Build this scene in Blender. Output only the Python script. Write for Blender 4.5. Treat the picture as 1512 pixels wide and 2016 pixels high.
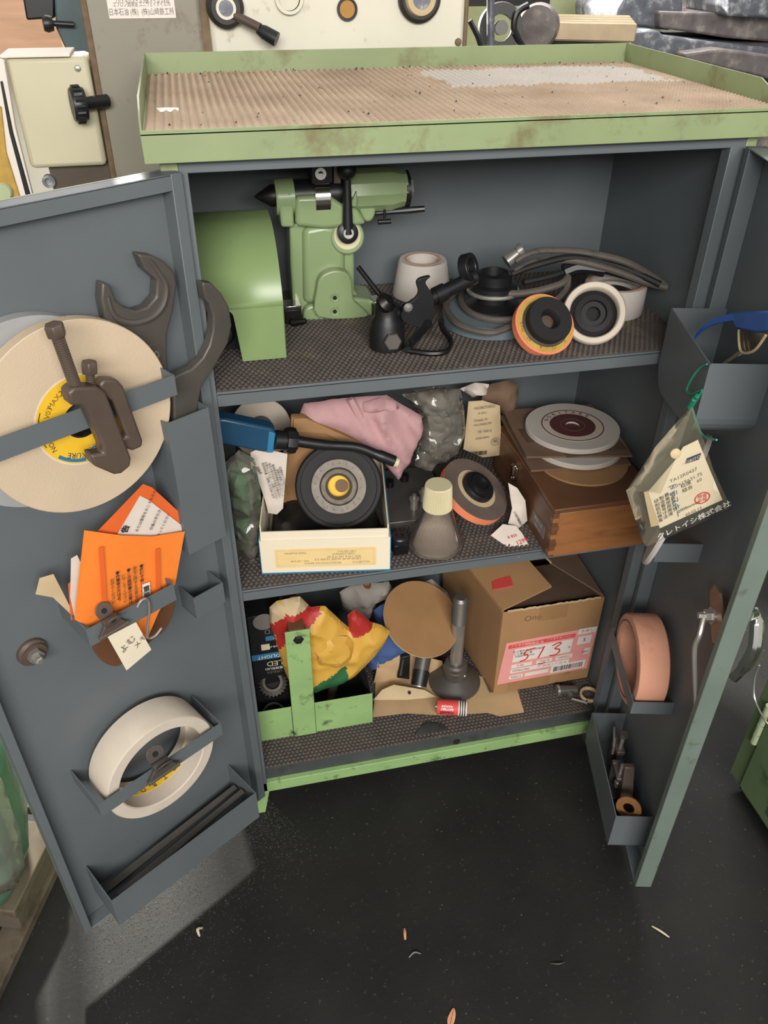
import bpy, bmesh, math, random
from mathutils import Matrix, Vector, noise
from mathutils.geometry import delaunay_2d_cdt
R = math.radians
for o in list(bpy.data.objects): bpy.data.objects.remove(o)
SC = bpy.context.scene; COL = SC.collection
random.seed(7)
# ------------------------------------------------------------------ camera
FPX = 1588.14; CAMP = Vector((.0074, -.8026, 1.1662)); CAMR = (.9453, -.0052, -.2183)
cd = bpy.data.cameras.new('camera'); cam = bpy.data.objects.new('camera', cd); COL.objects.link(cam)
cam.location = CAMP; cam.rotation_euler = CAMR
cd.sensor_fit = 'VERTICAL'; cd.sensor_height = 24; cd.lens = 24 * FPX / 2016; cd.clip_start = .02
SC.camera = cam
# ------------------------------------------------------------------ light
w = bpy.data.worlds.new('shop_world'); SC.world = w; w.use_nodes = True
w.node_tree.nodes['Background'].inputs[0].default_value = (1, .985, .96, 1)
w.node_tree.nodes['Background'].inputs[1].default_value = .40
def area(name, loc, target, sx, sy, power, col=(1, .96, .9)):
    l = bpy.data.lights.new(name, 'AREA'); l.shape = 'RECTANGLE'; l.size = sx; l.size_y = sy; l.energy = power; l.color = col
    o = bpy.data.objects.new(name, l); COL.objects.link(o); o.location = loc
    o.rotation_euler = (Vector(target) - Vector(loc)).to_track_quat('-Z', 'Y').to_euler(); return o
area('work_lamp_back', (-.50, 2.6, 1.66), (-.08, -.1, .0), .20, .12, 330, (1, .95, .86))
area('front_fill_lamp', (-.1, -2.6, 1.95), (.25, .2, .62), 2.0, .7, 74, (1, .97, .92))  # room's front light, lowered as added fill for the cabinet interior
area('ceiling_lamp_far', (.6, 1.9, 2.5), (.3, .9, .9), 2.4, .6, 60, (1, .98, .94))
vs = SC.view_settings; vs.view_transform = 'Standard'; vs.look = 'None'; vs.exposure = 0.5; vs.gamma = 1; vs.use_curve_mapping = False
# ------------------------------------------------------------------ helpers
CR = Matrix.LocRotScale(None, __import__('mathutils').Euler(CAMR), None).to_3x3()
def ray(x, y): return CR @ Vector(((x - 756) / FPX, -(y - 1008) / FPX, -1))
def on(x, y, n, d):
    n = Vector(n); r = ray(x, y); return CAMP + r * ((d - n.dot(CAMP)) / n.dot(r))
def AZ(x, y, z): return on(x, y, (0, 0, 1), z)
def AY(x, y, v): return on(x, y, (0, 1, 0), v)
def AX(x, y, v): return on(x, y, (1, 0, 0), v)
class Plane:
    """a plane with local axes a, b and normal n; pt() turns a photograph point into local (a, b)"""
    def __init__(s, M): s.M = M; s.I = M.inverted(); s.n = M.to_3x3() @ Vector((0, 0, 1)); s.d = s.n.dot(M.translation)
    def pt(s, x, y): return (s.I @ on(x, y, s.n, s.d)).to_2d()
    def pts(s, l): return [s.pt(*q) for q in l]
def T(*a): return Matrix.Translation(a if len(a) == 3 else a[0])
def RX(a): return Matrix.Rotation(R(a), 4, 'X')
def RY(a): return Matrix.Rotation(R(a), 4, 'Y')
def RZ(a): return Matrix.Rotation(R(a), 4, 'Z')
def frame(o, a, b):
    a = Vector(a).normalized(); n = a.cross(Vector(b)).normalized(); b = n.cross(a)
    M = Matrix((a, b, n)).transposed().to_4x4(); M.translation = o; return M
def PY(y): return Plane(frame((0, y, 0), (1, 0, 0), (0, 0, 1)))            # faces -y
def PZ(z): return Plane(Matrix.Translation((0, 0, z)))                      # faces up
def axis(o, n, up=(0, 0, 1)):
    """frame whose z is n"""
    n = Vector(n).normalized(); u = Vector(up)
    if abs(n.dot(u)) > .98: u = Vector((0, 1, 0))
    a = u.cross(n).normalized(); b = n.cross(a)
    M = Matrix((a, b, n)).transposed().to_4x4(); M.translation = o; return M
def facing(o, tilt=0):
    return axis(o, CAMP - Vector(o))
# materials
MT = {}
def mat(name, col, rough=.5, metal=0, var=.12, scale=30, dirt=None, dirt_amt=.35, dirt_scale=12, bump=0, bscale=200, emit=0, spec=.5, stretch=None):
    m = bpy.data.materials.new(name); m.use_nodes = True; nt = m.node_tree; N = nt.nodes; L = nt.links
    b = N['Principled BSDF']; b.inputs['Roughness'].default_value = rough; b.inputs['Metallic'].default_value = metal
    b.inputs['Specular IOR Level'].default_value = spec
    lin = tuple((c / 12.92 if c <= .04045 else ((c + .055) / 1.055) ** 2.4) for c in [x / 255 for x in col])
    tc = N.new('ShaderNodeTexCoord'); src = tc.outputs['Object']
    if stretch:
        mp = N.new('ShaderNodeMapping'); mp.inputs['Scale'].default_value = stretch; L.new(src, mp.inputs[0]); src = mp.outputs[0]
    nz = N.new('ShaderNodeTexNoise'); nz.inputs['Scale'].default_value = scale; nz.inputs['Detail'].default_value = 4; L.new(src, nz.inputs['Vector'])
    cr = N.new('ShaderNodeValToRGB'); cr.color_ramp.elements[0].position = .3; cr.color_ramp.elements[1].position = .7
    cr.color_ramp.elements[0].color = (*[max(0, c * (1 - var)) for c in lin], 1); cr.color_ramp.elements[1].color = (*[min(1, c * (1 + var)) for c in lin], 1)
    L.new(nz.outputs['Fac'], cr.inputs[0]); out = cr.outputs[0]
    if dirt:
        dl = tuple((c / 255) ** 2.2 for c in dirt)
        n2 = N.new('ShaderNodeTexNoise'); n2.inputs['Scale'].default_value = dirt_scale; n2.inputs['Detail'].default_value = 8; n2.inputs['Roughness'].default_value = .65; L.new(src, n2.inputs['Vector'])
        c2 = N.new('ShaderNodeValToRGB'); c2.color_ramp.elements[0].position = .72 - dirt_amt * .5; c2.color_ramp.elements[1].position = .86 - dirt_amt * .45
        L.new(n2.outputs['Fac'], c2.inputs[0])
        mx = N.new('ShaderNodeMixRGB'); L.new(c2.outputs[0], mx.inputs[0]); L.new(out, mx.inputs[1]); mx.inputs[2].default_value = (*dl, 1); out = mx.outputs[0]
    L.new(out, b.inputs['Base Color'])
    if bump:
        n3 = N.new('ShaderNodeTexNoise'); n3.inputs['Scale'].default_value = bscale; n3.inputs['Detail'].default_value = 3; L.new(tc.outputs['Object'], n3.inputs['Vector'])
        bp = N.new('ShaderNodeBump'); bp.inputs['Strength'].default_value = bump; bp.inputs['Distance'].default_value = .002; L.new(n3.outputs['Fac'], bp.inputs['Height']); L.new(bp.outputs[0], b.inputs['Normal'])
    MT[name] = m; return m
def film(name, tint, gloss=.25, rough=.12, opacity=.1, col=(200, 200, 195)):
    """clear sheet: transparent, a little milky, shiny at grazing angles"""
    m = bpy.data.materials.new(name); m.use_nodes = True; nt = m.node_tree; N = nt.nodes; L = nt.links
    for n in list(N): N.remove(n)
    o = N.new('ShaderNodeOutputMaterial'); tr = N.new('ShaderNodeBsdfTransparent'); tr.inputs[0].default_value = (*tint, 1)
    df = N.new('ShaderNodeBsdfDiffuse'); df.inputs[0].default_value = (*[(c / 255) ** 2.2 for c in col], 1)
    gl = N.new('ShaderNodeBsdfGlossy'); gl.inputs['Roughness'].default_value = rough
    m1 = N.new('ShaderNodeMixShader'); m1.inputs[0].default_value = opacity; L.new(tr.outputs[0], m1.inputs[1]); L.new(df.outputs[0], m1.inputs[2])
    lw = N.new('ShaderNodeLayerWeight'); lw.inputs[0].default_value = gloss
    m2 = N.new('ShaderNodeMixShader'); L.new(lw.outputs['Fresnel'], m2.inputs[0]); L.new(m1.outputs[0], m2.inputs[1]); L.new(gl.outputs[0], m2.inputs[2])
    L.new(m2.outputs[0], o.inputs[0]); MT[name] = m; return m
# mesh builder
class MB:
    def __init__(s, M=None): s.v = []; s.f = []; s.mi = []; s.M = M or Matrix(); s.k = 0
    def add(s, vs, fs):
        o = len(s.v); s.v += [s.M @ Vector(v) for v in vs]; s.f += [[i + o for i in f] for f in fs]; s.mi += [s.k] * len(fs); return s
    def box(s, x0, x1, y0, y1, z0, z1):
        vs = [(x, y, z) for z in (z0, z1) for y in (y0, y1) for x in (x0, x1)]
        return s.add(vs, [(0, 2, 3, 1), (4, 5, 7, 6), (0, 1, 5, 4), (2, 6, 7, 3), (0, 4, 6, 2), (1, 3, 7, 5)])
    def hexa(s, b, t):   # two loops of 4 points
        return s.add(list(b) + list(t), [(3, 2, 1, 0), (4, 5, 6, 7), (0, 1, 5, 4), (1, 2, 6, 5), (2, 3, 7, 6), (3, 0, 4, 7)])
    def lathe(s, prof, n=32, M=None, closed=False, a0=0, a1=360):
        """profile of (r, z) turned about local z; closed: the profile is a ring section"""
        full = abs(a1 - a0) >= 359.9; vs = []; fs = []; m = len(prof); cnt = n if full else n + 1
        for i in range(cnt):
            a = R(a0 + (a1 - a0) * i / n); c, sn = math.cos(a), math.sin(a); vs += [(r * c, r * sn, z) for r, z in prof]
        for i in range(n):
            j = (i + 1) % cnt
            for k in range(m if closed else m - 1):
                l = (k + 1) % m; f = (i * m + k, j * m + k, j * m + l, i * m + l)
                if prof[k][0] < 1e-9: f = (f[0], f[2], f[3])
                elif prof[l][0] < 1e-9: f = (f[0], f[1], f[2])
                fs.append(f)
        old = s.M
        if M is not None: s.M = s.M @ M
        s.add(vs, fs); s.M = old; return s
    def cyl(s, p0, p1, r0, r1=None, n=20):
        p0 = Vector(p0); p1 = Vector(p1); r1 = r0 if r1 is None else r1; h = (p1 - p0).length
        return s.lathe([(0, 0), (r0, 0), (r1, h), (0, h)], n, axis(p0, p1 - p0))
    def prism(s, poly, z0, z1, hole=None):
        n = len(poly); vs = [(*p, z0) for p in poly] + [(*p, z1) for p in poly]
        ar = sum(poly[i][0] * poly[(i + 1) % n][1] - poly[(i + 1) % n][0] * poly[i][1] for i in range(n))
        side = [(i, (i + 1) % n, n + (i + 1) % n, n + i) for i in range(n)]; bot = list(range(n))[::-1]; top = list(range(n, 2 * n))
        fs = side + [bot, top]
        if ar < 0: fs = [f[::-1] for f in fs]
        return s.add(vs, fs)
    def tube(s, pts, r, n=8, closed=False):
        pts = [Vector(p) for p in pts]; m = len(pts); vs = []; fs = []; up = None
        for i, p in enumerate(pts):
            a = pts[(i - 1) % m] if (i or closed) else p; b = pts[(i + 1) % m] if (i < m - 1 or closed) else p
            t = (b - a).normalized()
            if up is None: up = Vector((0, 0, 1)) if abs(t.z) < .9 else Vector((1, 0, 0))
            x = up.cross(t).normalized(); y = t.cross(x); up = y
            rr = r[i] if isinstance(r, (list, tuple)) else r
            vs += [p + x * rr * math.cos(2 * math.pi * k / n) + y * rr * math.sin(2 * math.pi * k / n) for k in range(n)]
        for i in range(m if closed else m - 1):
            j = (i + 1) % m
            fs += [(i * n + k, i * n + (k + 1) % n, j * n + (k + 1) % n, j * n + k) for k in range(n)]
        if not closed: fs += [list(range(n))[::-1], list(range((m - 1) * n, m * n))]
        return s.add(vs, fs)
    def strip(s, pts, wvec, th):
        """a flat band along pts, width vector wvec, thickness th"""
        pts = [Vector(p) for p in pts]; wv = Vector(wvec); vs = []; fs = []; m = len(pts)
        for i, p in enumerate(pts):
            t = (pts[min(i + 1, m - 1)] - pts[max(i - 1, 0)]).normalized(); nn = t.cross(wv).normalized() * th / 2
            vs += [p - wv / 2 - nn, p + wv / 2 - nn, p + wv / 2 + nn, p - wv / 2 + nn]
        for i in range(m - 1):
            a = 4 * i; fs += [(a + k, a + (k + 1) % 4, a + 4 + (k + 1) % 4, a + 4 + k) for k in range(4)]
        fs += [(0, 1, 2, 3)[::-1], tuple(4 * (m - 1) + k for k in range(4))]
        return s.add(vs, fs)
    def grid(s, nu, nv, fn, th=0):
        vs = [Vector(fn(i / nu, j / nv)) for j in range(nv + 1) for i in range(nu + 1)]; W = nu + 1
        fs = [(j * W + i, j * W + i + 1, (j + 1) * W + i + 1, (j + 1) * W + i) for j in range(nv) for i in range(nu)]
        return s.add(vs, fs)
    def build(s, name, m, parent=None, smooth=35, bevel=0, solid=0, sub=0, seg=2, weld=0):
        me = bpy.data.meshes.new(name); me.from_pydata(s.v, [], s.f)
        ms = m if isinstance(m, (list, tuple)) else [m]
        for q in ms: me.materials.append(MT[q] if isinstance(q, str) else q)
        if len(ms) > 1: me.polygons.foreach_set('material_index', s.mi)
        bm = bmesh.new(); bm.from_mesh(me); bmesh.ops.remove_doubles(bm, verts=bm.verts, dist=1e-5) if weld else None; bmesh.ops.recalc_face_normals(bm, faces=bm.faces); bm.to_mesh(me); bm.free()
        if smooth:
            me.polygons.foreach_set('use_smooth', [True] * len(me.polygons)); me.set_sharp_from_angle(angle=R(smooth))
        o = bpy.data.objects.new(name, me); COL.objects.link(o); o.parent = parent
        if solid: d = o.modifiers.new('solid', 'SOLIDIFY'); d.thickness = solid; d.offset = 0
        if bevel: d = o.modifiers.new('bevel', 'BEVEL'); d.width = bevel; d.segments = seg; d.limit_method = 'ANGLE'; d.angle_limit = R(40)
        if sub: d = o.modifiers.new('sub', 'SUBSURF'); d.levels = d.render_levels = sub
        return o
def tag(o, label, cat, group=None, kind=None):
    if label: o['label'] = label
    if cat: o['category'] = cat
    if group: o['group'] = group
    if kind: o['kind'] = kind
    return o
def thing(name, label, cat, M=None, group=None):
    o = bpy.data.objects.new(name, None); COL.objects.link(o); o.empty_display_size = .02
    if M is not None: o.matrix_world = M
    return tag(o, label, cat, group)
def part(parent, name, m, fn, **k):
    b = MB(); fn(b); return b.build(name, m, parent, **k)
def lettering(parent, M, body, size, m, name='lettering', align='CENTER', bold=0, sx=1, th=0.00015):
    cu = bpy.data.curves.new('t', 'FONT'); cu.body = body; cu.size = size; cu.align_x = align; cu.align_y = 'CENTER'; cu.resolution_u = 2; cu.offset = bold
    ob = bpy.data.objects.new('t', cu); me = bpy.data.meshes.new_from_object(ob)
    bpy.data.objects.remove(ob); bpy.data.curves.remove(cu)
    me.materials.clear(); me.materials.append(MT[m]); me.name = name
    for v in me.vertices: v.co.x *= sx; v.co.z += th
    o = bpy.data.objects.new(name, me); COL.objects.link(o); o.parent = parent; o.matrix_local = M; return o
def inside(p, poly):
    c = False; n = len(poly)
    for i in range(n):
        a, b = poly[i], poly[i - 1]
        if (a[1] > p[1]) != (b[1] > p[1]) and p[0] < (b[0] - a[0]) * (p[1] - a[1]) / (b[1] - a[1]) + a[0]: c = not c
    return c
def edge_dist(p, poly):
    d = 9; p = Vector(p); n = len(poly)
    for i in range(n):
        a = Vector(poly[i]); b = Vector(poly[(i + 1) % n]); ab = b - a; t = max(0, min(1, (p - a).dot(ab) / max(ab.length_squared, 1e-12)))
        d = min(d, (p - a - ab * t).length)
    return d
def crumple(poly, pitch, bulge, amp, fr, seed, back=.5, ramp=.03, fn=None, jit=.3, mats=None, tilt=None, ridge=True, warp=None):
    """soft closed lump over a 2D outline: front bulges towards +z with creases, back towards -z"""
    rnd = random.Random(seed); poly = [Vector(p) for p in poly]; dense = []
    for i in range(len(poly)):
        a, b = poly[i], poly[(i + 1) % len(poly)]; k = max(1, int((b - a).length / pitch))
        dense += [a.lerp(b, t / k) for t in range(k)]
    xs = [p.x for p in poly]; ys = [p.y for p in poly]; ins = []
    x = min(xs)
    while x < max(xs):
        y = min(ys)
        while y < max(ys):
            q = Vector((x + rnd.uniform(-jit, jit) * pitch, y + rnd.uniform(-jit, jit) * pitch))
            if inside(q, poly) and edge_dist(q, poly) > pitch * .45: ins.append(q)
            y += pitch
        x += pitch
    nb = len(dense); vs, _, fs, *_r = delaunay_2d_cdt(dense + ins, [(i, (i + 1) % nb) for i in range(nb)], [], 1, 1e-7)
    b = MB(); n = len(vs); F = []; Bk = []; off = Vector((seed * 3.7, seed * 1.3, seed * .7))
    for i, p in enumerate(vs):
        d = edge_dist(p, dense) if i >= nb else 0
        e = min(1, d / ramp); e = math.sqrt(max(0, 1 - (1 - e) ** 2))
        wp_ = warp(p) if warp else p
        nv = noise.noise(Vector((wp_[0] * fr, wp_[1] * fr, 0)) + off); nv2 = noise.noise(Vector((wp_[0] * fr * 2.3, wp_[1] * fr * 2.3, 5)) + off)
        r = (1 - abs(nv) * 2.2) + .5 * (1 - abs(nv2) * 2) if ridge else nv * 1.5 + nv2 * .6
        h = bulge * e + amp * r * (.35 + .65 * e); t = tilt(p) if tilt else 0
        F.append((p.x, p.y, h + t)); Bk.append((p.x, p.y, (-bulge * back * e if d else h - .0004) + t))
    b.v = [Vector(q) for q in F] + [Vector(q) for q in Bk]
    for f in fs:
        c = sum((vs[i] for i in f), Vector((0, 0))) / len(f); k = mats(c) if mats else 0
        b.f.append(list(f)); b.mi.append(k); b.f.append([i + n for i in f][::-1]); b.mi.append(k)
    ring = list(range(nb))
    for i in range(nb):
        j = (i + 1) % nb; b.f.append([i, i + n, j + n, j]); b.mi.append(b.mi[0])
    return b
def arcpts(c, r, a0, a1, n): return [(c[0] + r * math.cos(R(a0 + (a1 - a0) * i / n)), c[1] + r * math.sin(R(a0 + (a1 - a0) * i / n))) for i in range(n + 1)]
def wheel_prof(R0, r0, h, ch=.0008):
    """ring section of a grinding wheel: outer radius, bore, thickness"""
    return [(r0, 0), (R0 - ch, 0), (R0, ch), (R0, h - ch), (R0 - ch, h), (r0, h)]
def bez(pts, n=8):
    """Catmull-Rom through 3D points"""
    P = [Vector(p) for p in pts]; out = []
    for i in range(len(P) - 1):
        a, b, c, d = P[max(i - 1, 0)], P[i], P[i + 1], P[min(i + 2, len(P) - 1)]
        for k in range(n):
            t = k / n; out.append(.5 * ((2 * b) + (c - a) * t + (2 * a - 5 * b + 4 * c - d) * t * t + (3 * b - a - 3 * c + d) * t ** 3))
    return out + [P[-1]]
def smoothed(poly, n=4):
    """closed 2D Catmull-Rom"""
    P = [Vector((p[0], p[1])) for p in poly]; m = len(P); out = []
    for i in range(m):
        a, b, c, d = P[i - 1], P[i], P[(i + 1) % m], P[(i + 2) % m]
        for k in range(n):
            t = k / n; out.append(.5 * ((2 * b) + (c - a) * t + (2 * a - 5 * b + 4 * c - d) * t * t + (3 * b - a - 3 * c + d) * t ** 3))
    return out
# ------------------------------------------------------------------ materials
mat('grey_paint', (92, 98, 101), .5, var=.06, scale=9, dirt=(60, 66, 68), dirt_amt=.12, dirt_scale=7, bump=.03, bscale=300)
mat('grey_dark', (64, 68, 68), .6, var=.15, scale=20, dirt=(40, 40, 36), dirt_amt=.4)
mat('green_paint', (134, 147, 106), .45, var=.08, scale=10, dirt=(110, 100, 68), dirt_amt=.42, dirt_scale=14, bump=.05, bscale=120)
mat('green_worn', (140, 172, 112), .5, var=.1, scale=14, dirt=(50, 48, 34), dirt_amt=.32, dirt_scale=30, bump=.08, bscale=150)
mat('greygreen_edge', (104, 116, 108), .45, var=.08, scale=14, dirt=(70, 78, 52), dirt_amt=.25, dirt_scale=30)
mat('green_gloss', (128, 150, 100), .32, var=.05, scale=8)
mat('green_cast', (134, 152, 110), .3, var=.06, scale=10, bump=.12, bscale=60)
mat('mat_rubber', (74, 66, 62), .75, var=.15, scale=40, dirt=(96, 84, 72), dirt_amt=.35, dirt_scale=20)
mat('black', (26, 26, 28), .4, var=.2)
mat('black_iron', (38, 36, 36), .38, metal=.6, var=.2)
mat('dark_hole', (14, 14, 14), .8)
mat('rubber_black', (17, 17, 18), .7, var=.15)
mat('steel', (176, 173, 166), .3, metal=.7, var=.1)
mat('steel_dark', (104, 100, 94), .38, metal=.5, var=.15, dirt=(70, 50, 36), dirt_amt=.2, dirt_scale=60)
mat('flange_rust', (98, 90, 80), .5, metal=.3, var=.2, scale=80, dirt=(60, 52, 44), dirt_amt=.3, dirt_scale=120)
mat('chrome', (215, 213, 205), .15, metal=1, var=.04)
mat('iron_brown', (86, 73, 64), .42, metal=.15, var=.12, scale=25)
mat('iron_grey', (80, 75, 70), .4, metal=.15, var=.1, scale=25)
mat('wheel_tan', (192, 172, 146), .85, var=.05, scale=14, bump=.15, bscale=600)
mat('wheel_white', (190, 182, 174), .85, var=.05, scale=25, bump=.12, bscale=600)
mat('wheel_white2', (182, 174, 168), .85, var=.05, scale=25, dirt=(150, 130, 130), dirt_amt=.2, dirt_scale=60, bump=.12, bscale=600)
mat('wheel_cream', (194, 182, 166), .85, var=.06, scale=25, bump=.12, bscale=600)
mat('wheel_pink', (206, 148, 122), .85, var=.06, scale=30, dirt=(160, 110, 90), dirt_amt=.2, bump=.15, bscale=600)
mat('wheel_bluegrey', (92, 104, 110), .85, var=.08, scale=30, bump=.15, bscale=600)
mat('wheel_orange', (226, 130, 92), .8, var=.06, scale=40)
mat('wheel_brown', (98, 84, 76), .9, var=.15, scale=30, bump=.3, bscale=500)
mat('wheel_grey', (150, 150, 150), .85, var=.05)
mat('yellow_label', (226, 180, 40), .6, var=.05)
mat('yellow_dirty', (178, 142, 66), .7, var=.15, scale=60)
mat('ink', (40, 40, 44), .6, var=.02)
mat('ink_grey', (110, 104, 98), .7, var=.02)
mat('ink_brown', (120, 84, 30), .7, var=.02)
mat('ink_red', (200, 50, 50), .6, var=.02)
mat('ink_blue', (46, 110, 150), .6, var=.02)
mat('navy', (34, 44, 70), .6, var=.05)
mat('white_print', (226, 224, 218), .6, var=.02)
mat('orange_paper', (236, 126, 46), .6, var=.05, scale=20)
mat('orange_shade', (214, 96, 40), .6, var=.05, scale=20)
mat('paper_white', (208, 196, 184), .8, var=.05, scale=30)
mat('paper_tan', (190, 168, 132), .85, var=.08, scale=30)
mat('paper_kraft', (186, 156, 116), .85, var=.1, scale=16, dirt=(120, 94, 66), dirt_amt=.15, bump=.1, bscale=60)
mat('card_brown', (150, 112, 72), .85, var=.08, scale=20, dirt=(110, 80, 54), dirt_amt=.15)
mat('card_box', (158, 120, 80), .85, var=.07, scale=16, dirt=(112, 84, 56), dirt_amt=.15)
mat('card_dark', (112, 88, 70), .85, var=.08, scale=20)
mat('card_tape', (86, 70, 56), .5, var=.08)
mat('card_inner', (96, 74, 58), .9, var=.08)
mat('box_white', (222, 210, 186), .6, var=.03, scale=10)
mat('box_blue', (46, 116, 154), .5, var=.05)
mat('label_cream', (222, 194, 136), .7, var=.04)
mat('label_pink', (226, 152, 146), .6, var=.04)
mat('label_red', (214, 74, 70), .6, var=.03)
mat('label_white', (224, 214, 204), .6, var=.03)
mat('cloth_pink', (190, 148, 150), .95, var=.07, scale=18, dirt=(150, 110, 116), dirt_amt=.25, dirt_scale=16, bump=.3, bscale=900)
mat('cloth_white', (140, 133, 125), .95, var=.1, scale=30, dirt=(90, 84, 80), dirt_amt=.3, bump=.4, bscale=500)
mat('cloth_blue', (68, 92, 140), .9, var=.15, scale=18, bump=.2, bscale=300)
mat('bag_yellow', (204, 158, 66), .5, var=.05, scale=20)
mat('bag_red', (168, 44, 40), .5, var=.05, scale=20)
mat('bag_green', (46, 100, 60), .5, var=.08, scale=20)
mat('plastic_blue', (32, 70, 98), .35, var=.06)
mat('strap_blue', (40, 88, 160), .4, var=.08)
mat('wood_box', (98, 66, 45), .4, var=.25, scale=8, dirt=(80, 46, 26), dirt_amt=.3, dirt_scale=10, stretch=(1, 1, 9))
mat('wood_front', (142, 94, 56), .4, var=.2, scale=8, dirt=(110, 64, 34), dirt_amt=.35, dirt_scale=9, stretch=(1, 4, 9))
mat('cap_cream', (206, 196, 158), .5, var=.04)
mat('cream_panel', (214, 208, 190), .5, var=.04, scale=12, dirt=(150, 118, 84), dirt_amt=.22, dirt_scale=22)
mat('cream_case', (196, 188, 160), .45, var=.04, scale=8)
mat('lathe_grey', (134, 128, 114), .5, var=.05, scale=10, dirt=(104, 82, 60), dirt_amt=.34, dirt_scale=20)
mat('rust_edge', (112, 92, 70), .7, var=.25, scale=60)
mat('teal_cast', (70, 90, 92), .5, var=.1)
mat('wood_raw', (188, 150, 126), .8, var=.12, scale=10, stretch=(1, 1, 8))
mat('wood_grey', (84, 75, 62), .9, var=.2, scale=20, dirt=(60, 50, 40), dirt_amt=.4)
mat('bronze_table', (176, 156, 126), .45, metal=.3, var=.1)
mat('steel_machine', (112, 115, 124), .4, metal=.3, var=.3, scale=40, dirt=(190, 190, 190), dirt_amt=.38, dirt_scale=40, bump=.4, bscale=60)
mat('steel_machine2', (118, 110, 108), .45, metal=.2, var=.3, scale=30, dirt=(160, 150, 142), dirt_amt=.35, dirt_scale=30, bump=.4, bscale=60)
mat('machine_pale', (168, 178, 140), .5, var=.06)
mat('toolbox_green', (98, 116, 82), .4, var=.1, scale=12, dirt=(50, 70, 36), dirt_amt=.3, dirt_scale=18)
mat('teal_bag', (72, 104, 90), .35, var=.25, scale=14, bump=.3, bscale=40)
mat('amber', (176, 130, 60), .3, var=.1)
mat('grease', (44, 40, 36), .5, var=.3)
mat('debris_pale', (196, 180, 150), .8)
mat('debris_peach', (210, 150, 110), .7)
mat('cable_grey', (82, 76, 69), .7, var=.12, scale=40, dirt=(60, 54, 48), dirt_amt=.35, dirt_scale=40)
mat('green_string', (30, 130, 100), .5)
mat('pink_plate', (156, 126, 112), .4, metal=.6, var=.1)
mat('washer_brown', (140, 98, 58), .5, metal=.3, var=.15)
mat('wall_pale', (150, 148, 140), .8, var=.05, scale=3)
film('clear_film', (.97, .97, .95), .3, .07, .14, (196, 188, 174))
film('bag_film', (.95, .94, .91), .2, .12, .10, (170, 165, 145))
film('glass', (.99, .985, .97), .16, .03, .10, (215, 195, 178))
film('lens_film', (.8, .78, .7), .2, .06, .2, (150, 140, 120))

# floor: dark oily concrete with pale specks
def floor_material():
    m = bpy.data.materials.new('floor_oily'); m.use_nodes = True; N = m.node_tree.nodes; L = m.node_tree.links; b = N['Principled BSDF']
    tc = N.new('ShaderNodeTexCoord'); n1 = N.new('ShaderNodeTexNoise'); n1.inputs['Scale'].default_value = 6; n1.inputs['Detail'].default_value = 6; L.new(tc.outputs['Object'], n1.inputs['Vector'])
    c1 = N.new('ShaderNodeValToRGB'); c1.color_ramp.elements[0].color = (.0075, .0075, .007, 1); c1.color_ramp.elements[1].color = (.015, .015, .0135, 1); c1.color_ramp.elements[0].position = .35; c1.color_ramp.elements[1].position = .7; L.new(n1.outputs['Fac'], c1.inputs[0])
    n2 = N.new('ShaderNodeTexNoise'); n2.inputs['Scale'].default_value = 130; n2.inputs['Detail'].default_value = 3; L.new(tc.outputs['Object'], n2.inputs['Vector'])
    c2 = N.new('ShaderNodeValToRGB'); c2.color_ramp.elements[0].position = .64; c2.color_ramp.elements[1].position = .74; c2.color_ramp.elements[1].color = (.35, .35, .35, 1); L.new(n2.outputs['Fac'], c2.inputs[0])
    mx = N.new('ShaderNodeMixRGB'); L.new(c2.outputs[0], mx.inputs[0]); L.new(c1.outputs[0], mx.inputs[1]); mx.inputs[2].default_value = (.09, .09, .085, 1); L.new(mx.outputs[0], b.inputs['Base Color'])
    b.inputs['Roughness'].default_value = .7; b.inputs['Specular IOR Level'].default_value = .35; bp = N.new('ShaderNodeBump'); bp.inputs['Strength'].default_value = .25; bp.inputs['Distance'].default_value = .0015; L.new(n2.outputs['Fac'], bp.inputs['Height']); L.new(bp.outputs[0], b.inputs['Normal'])
    MT['floor_oily'] = m
floor_material()
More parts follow.
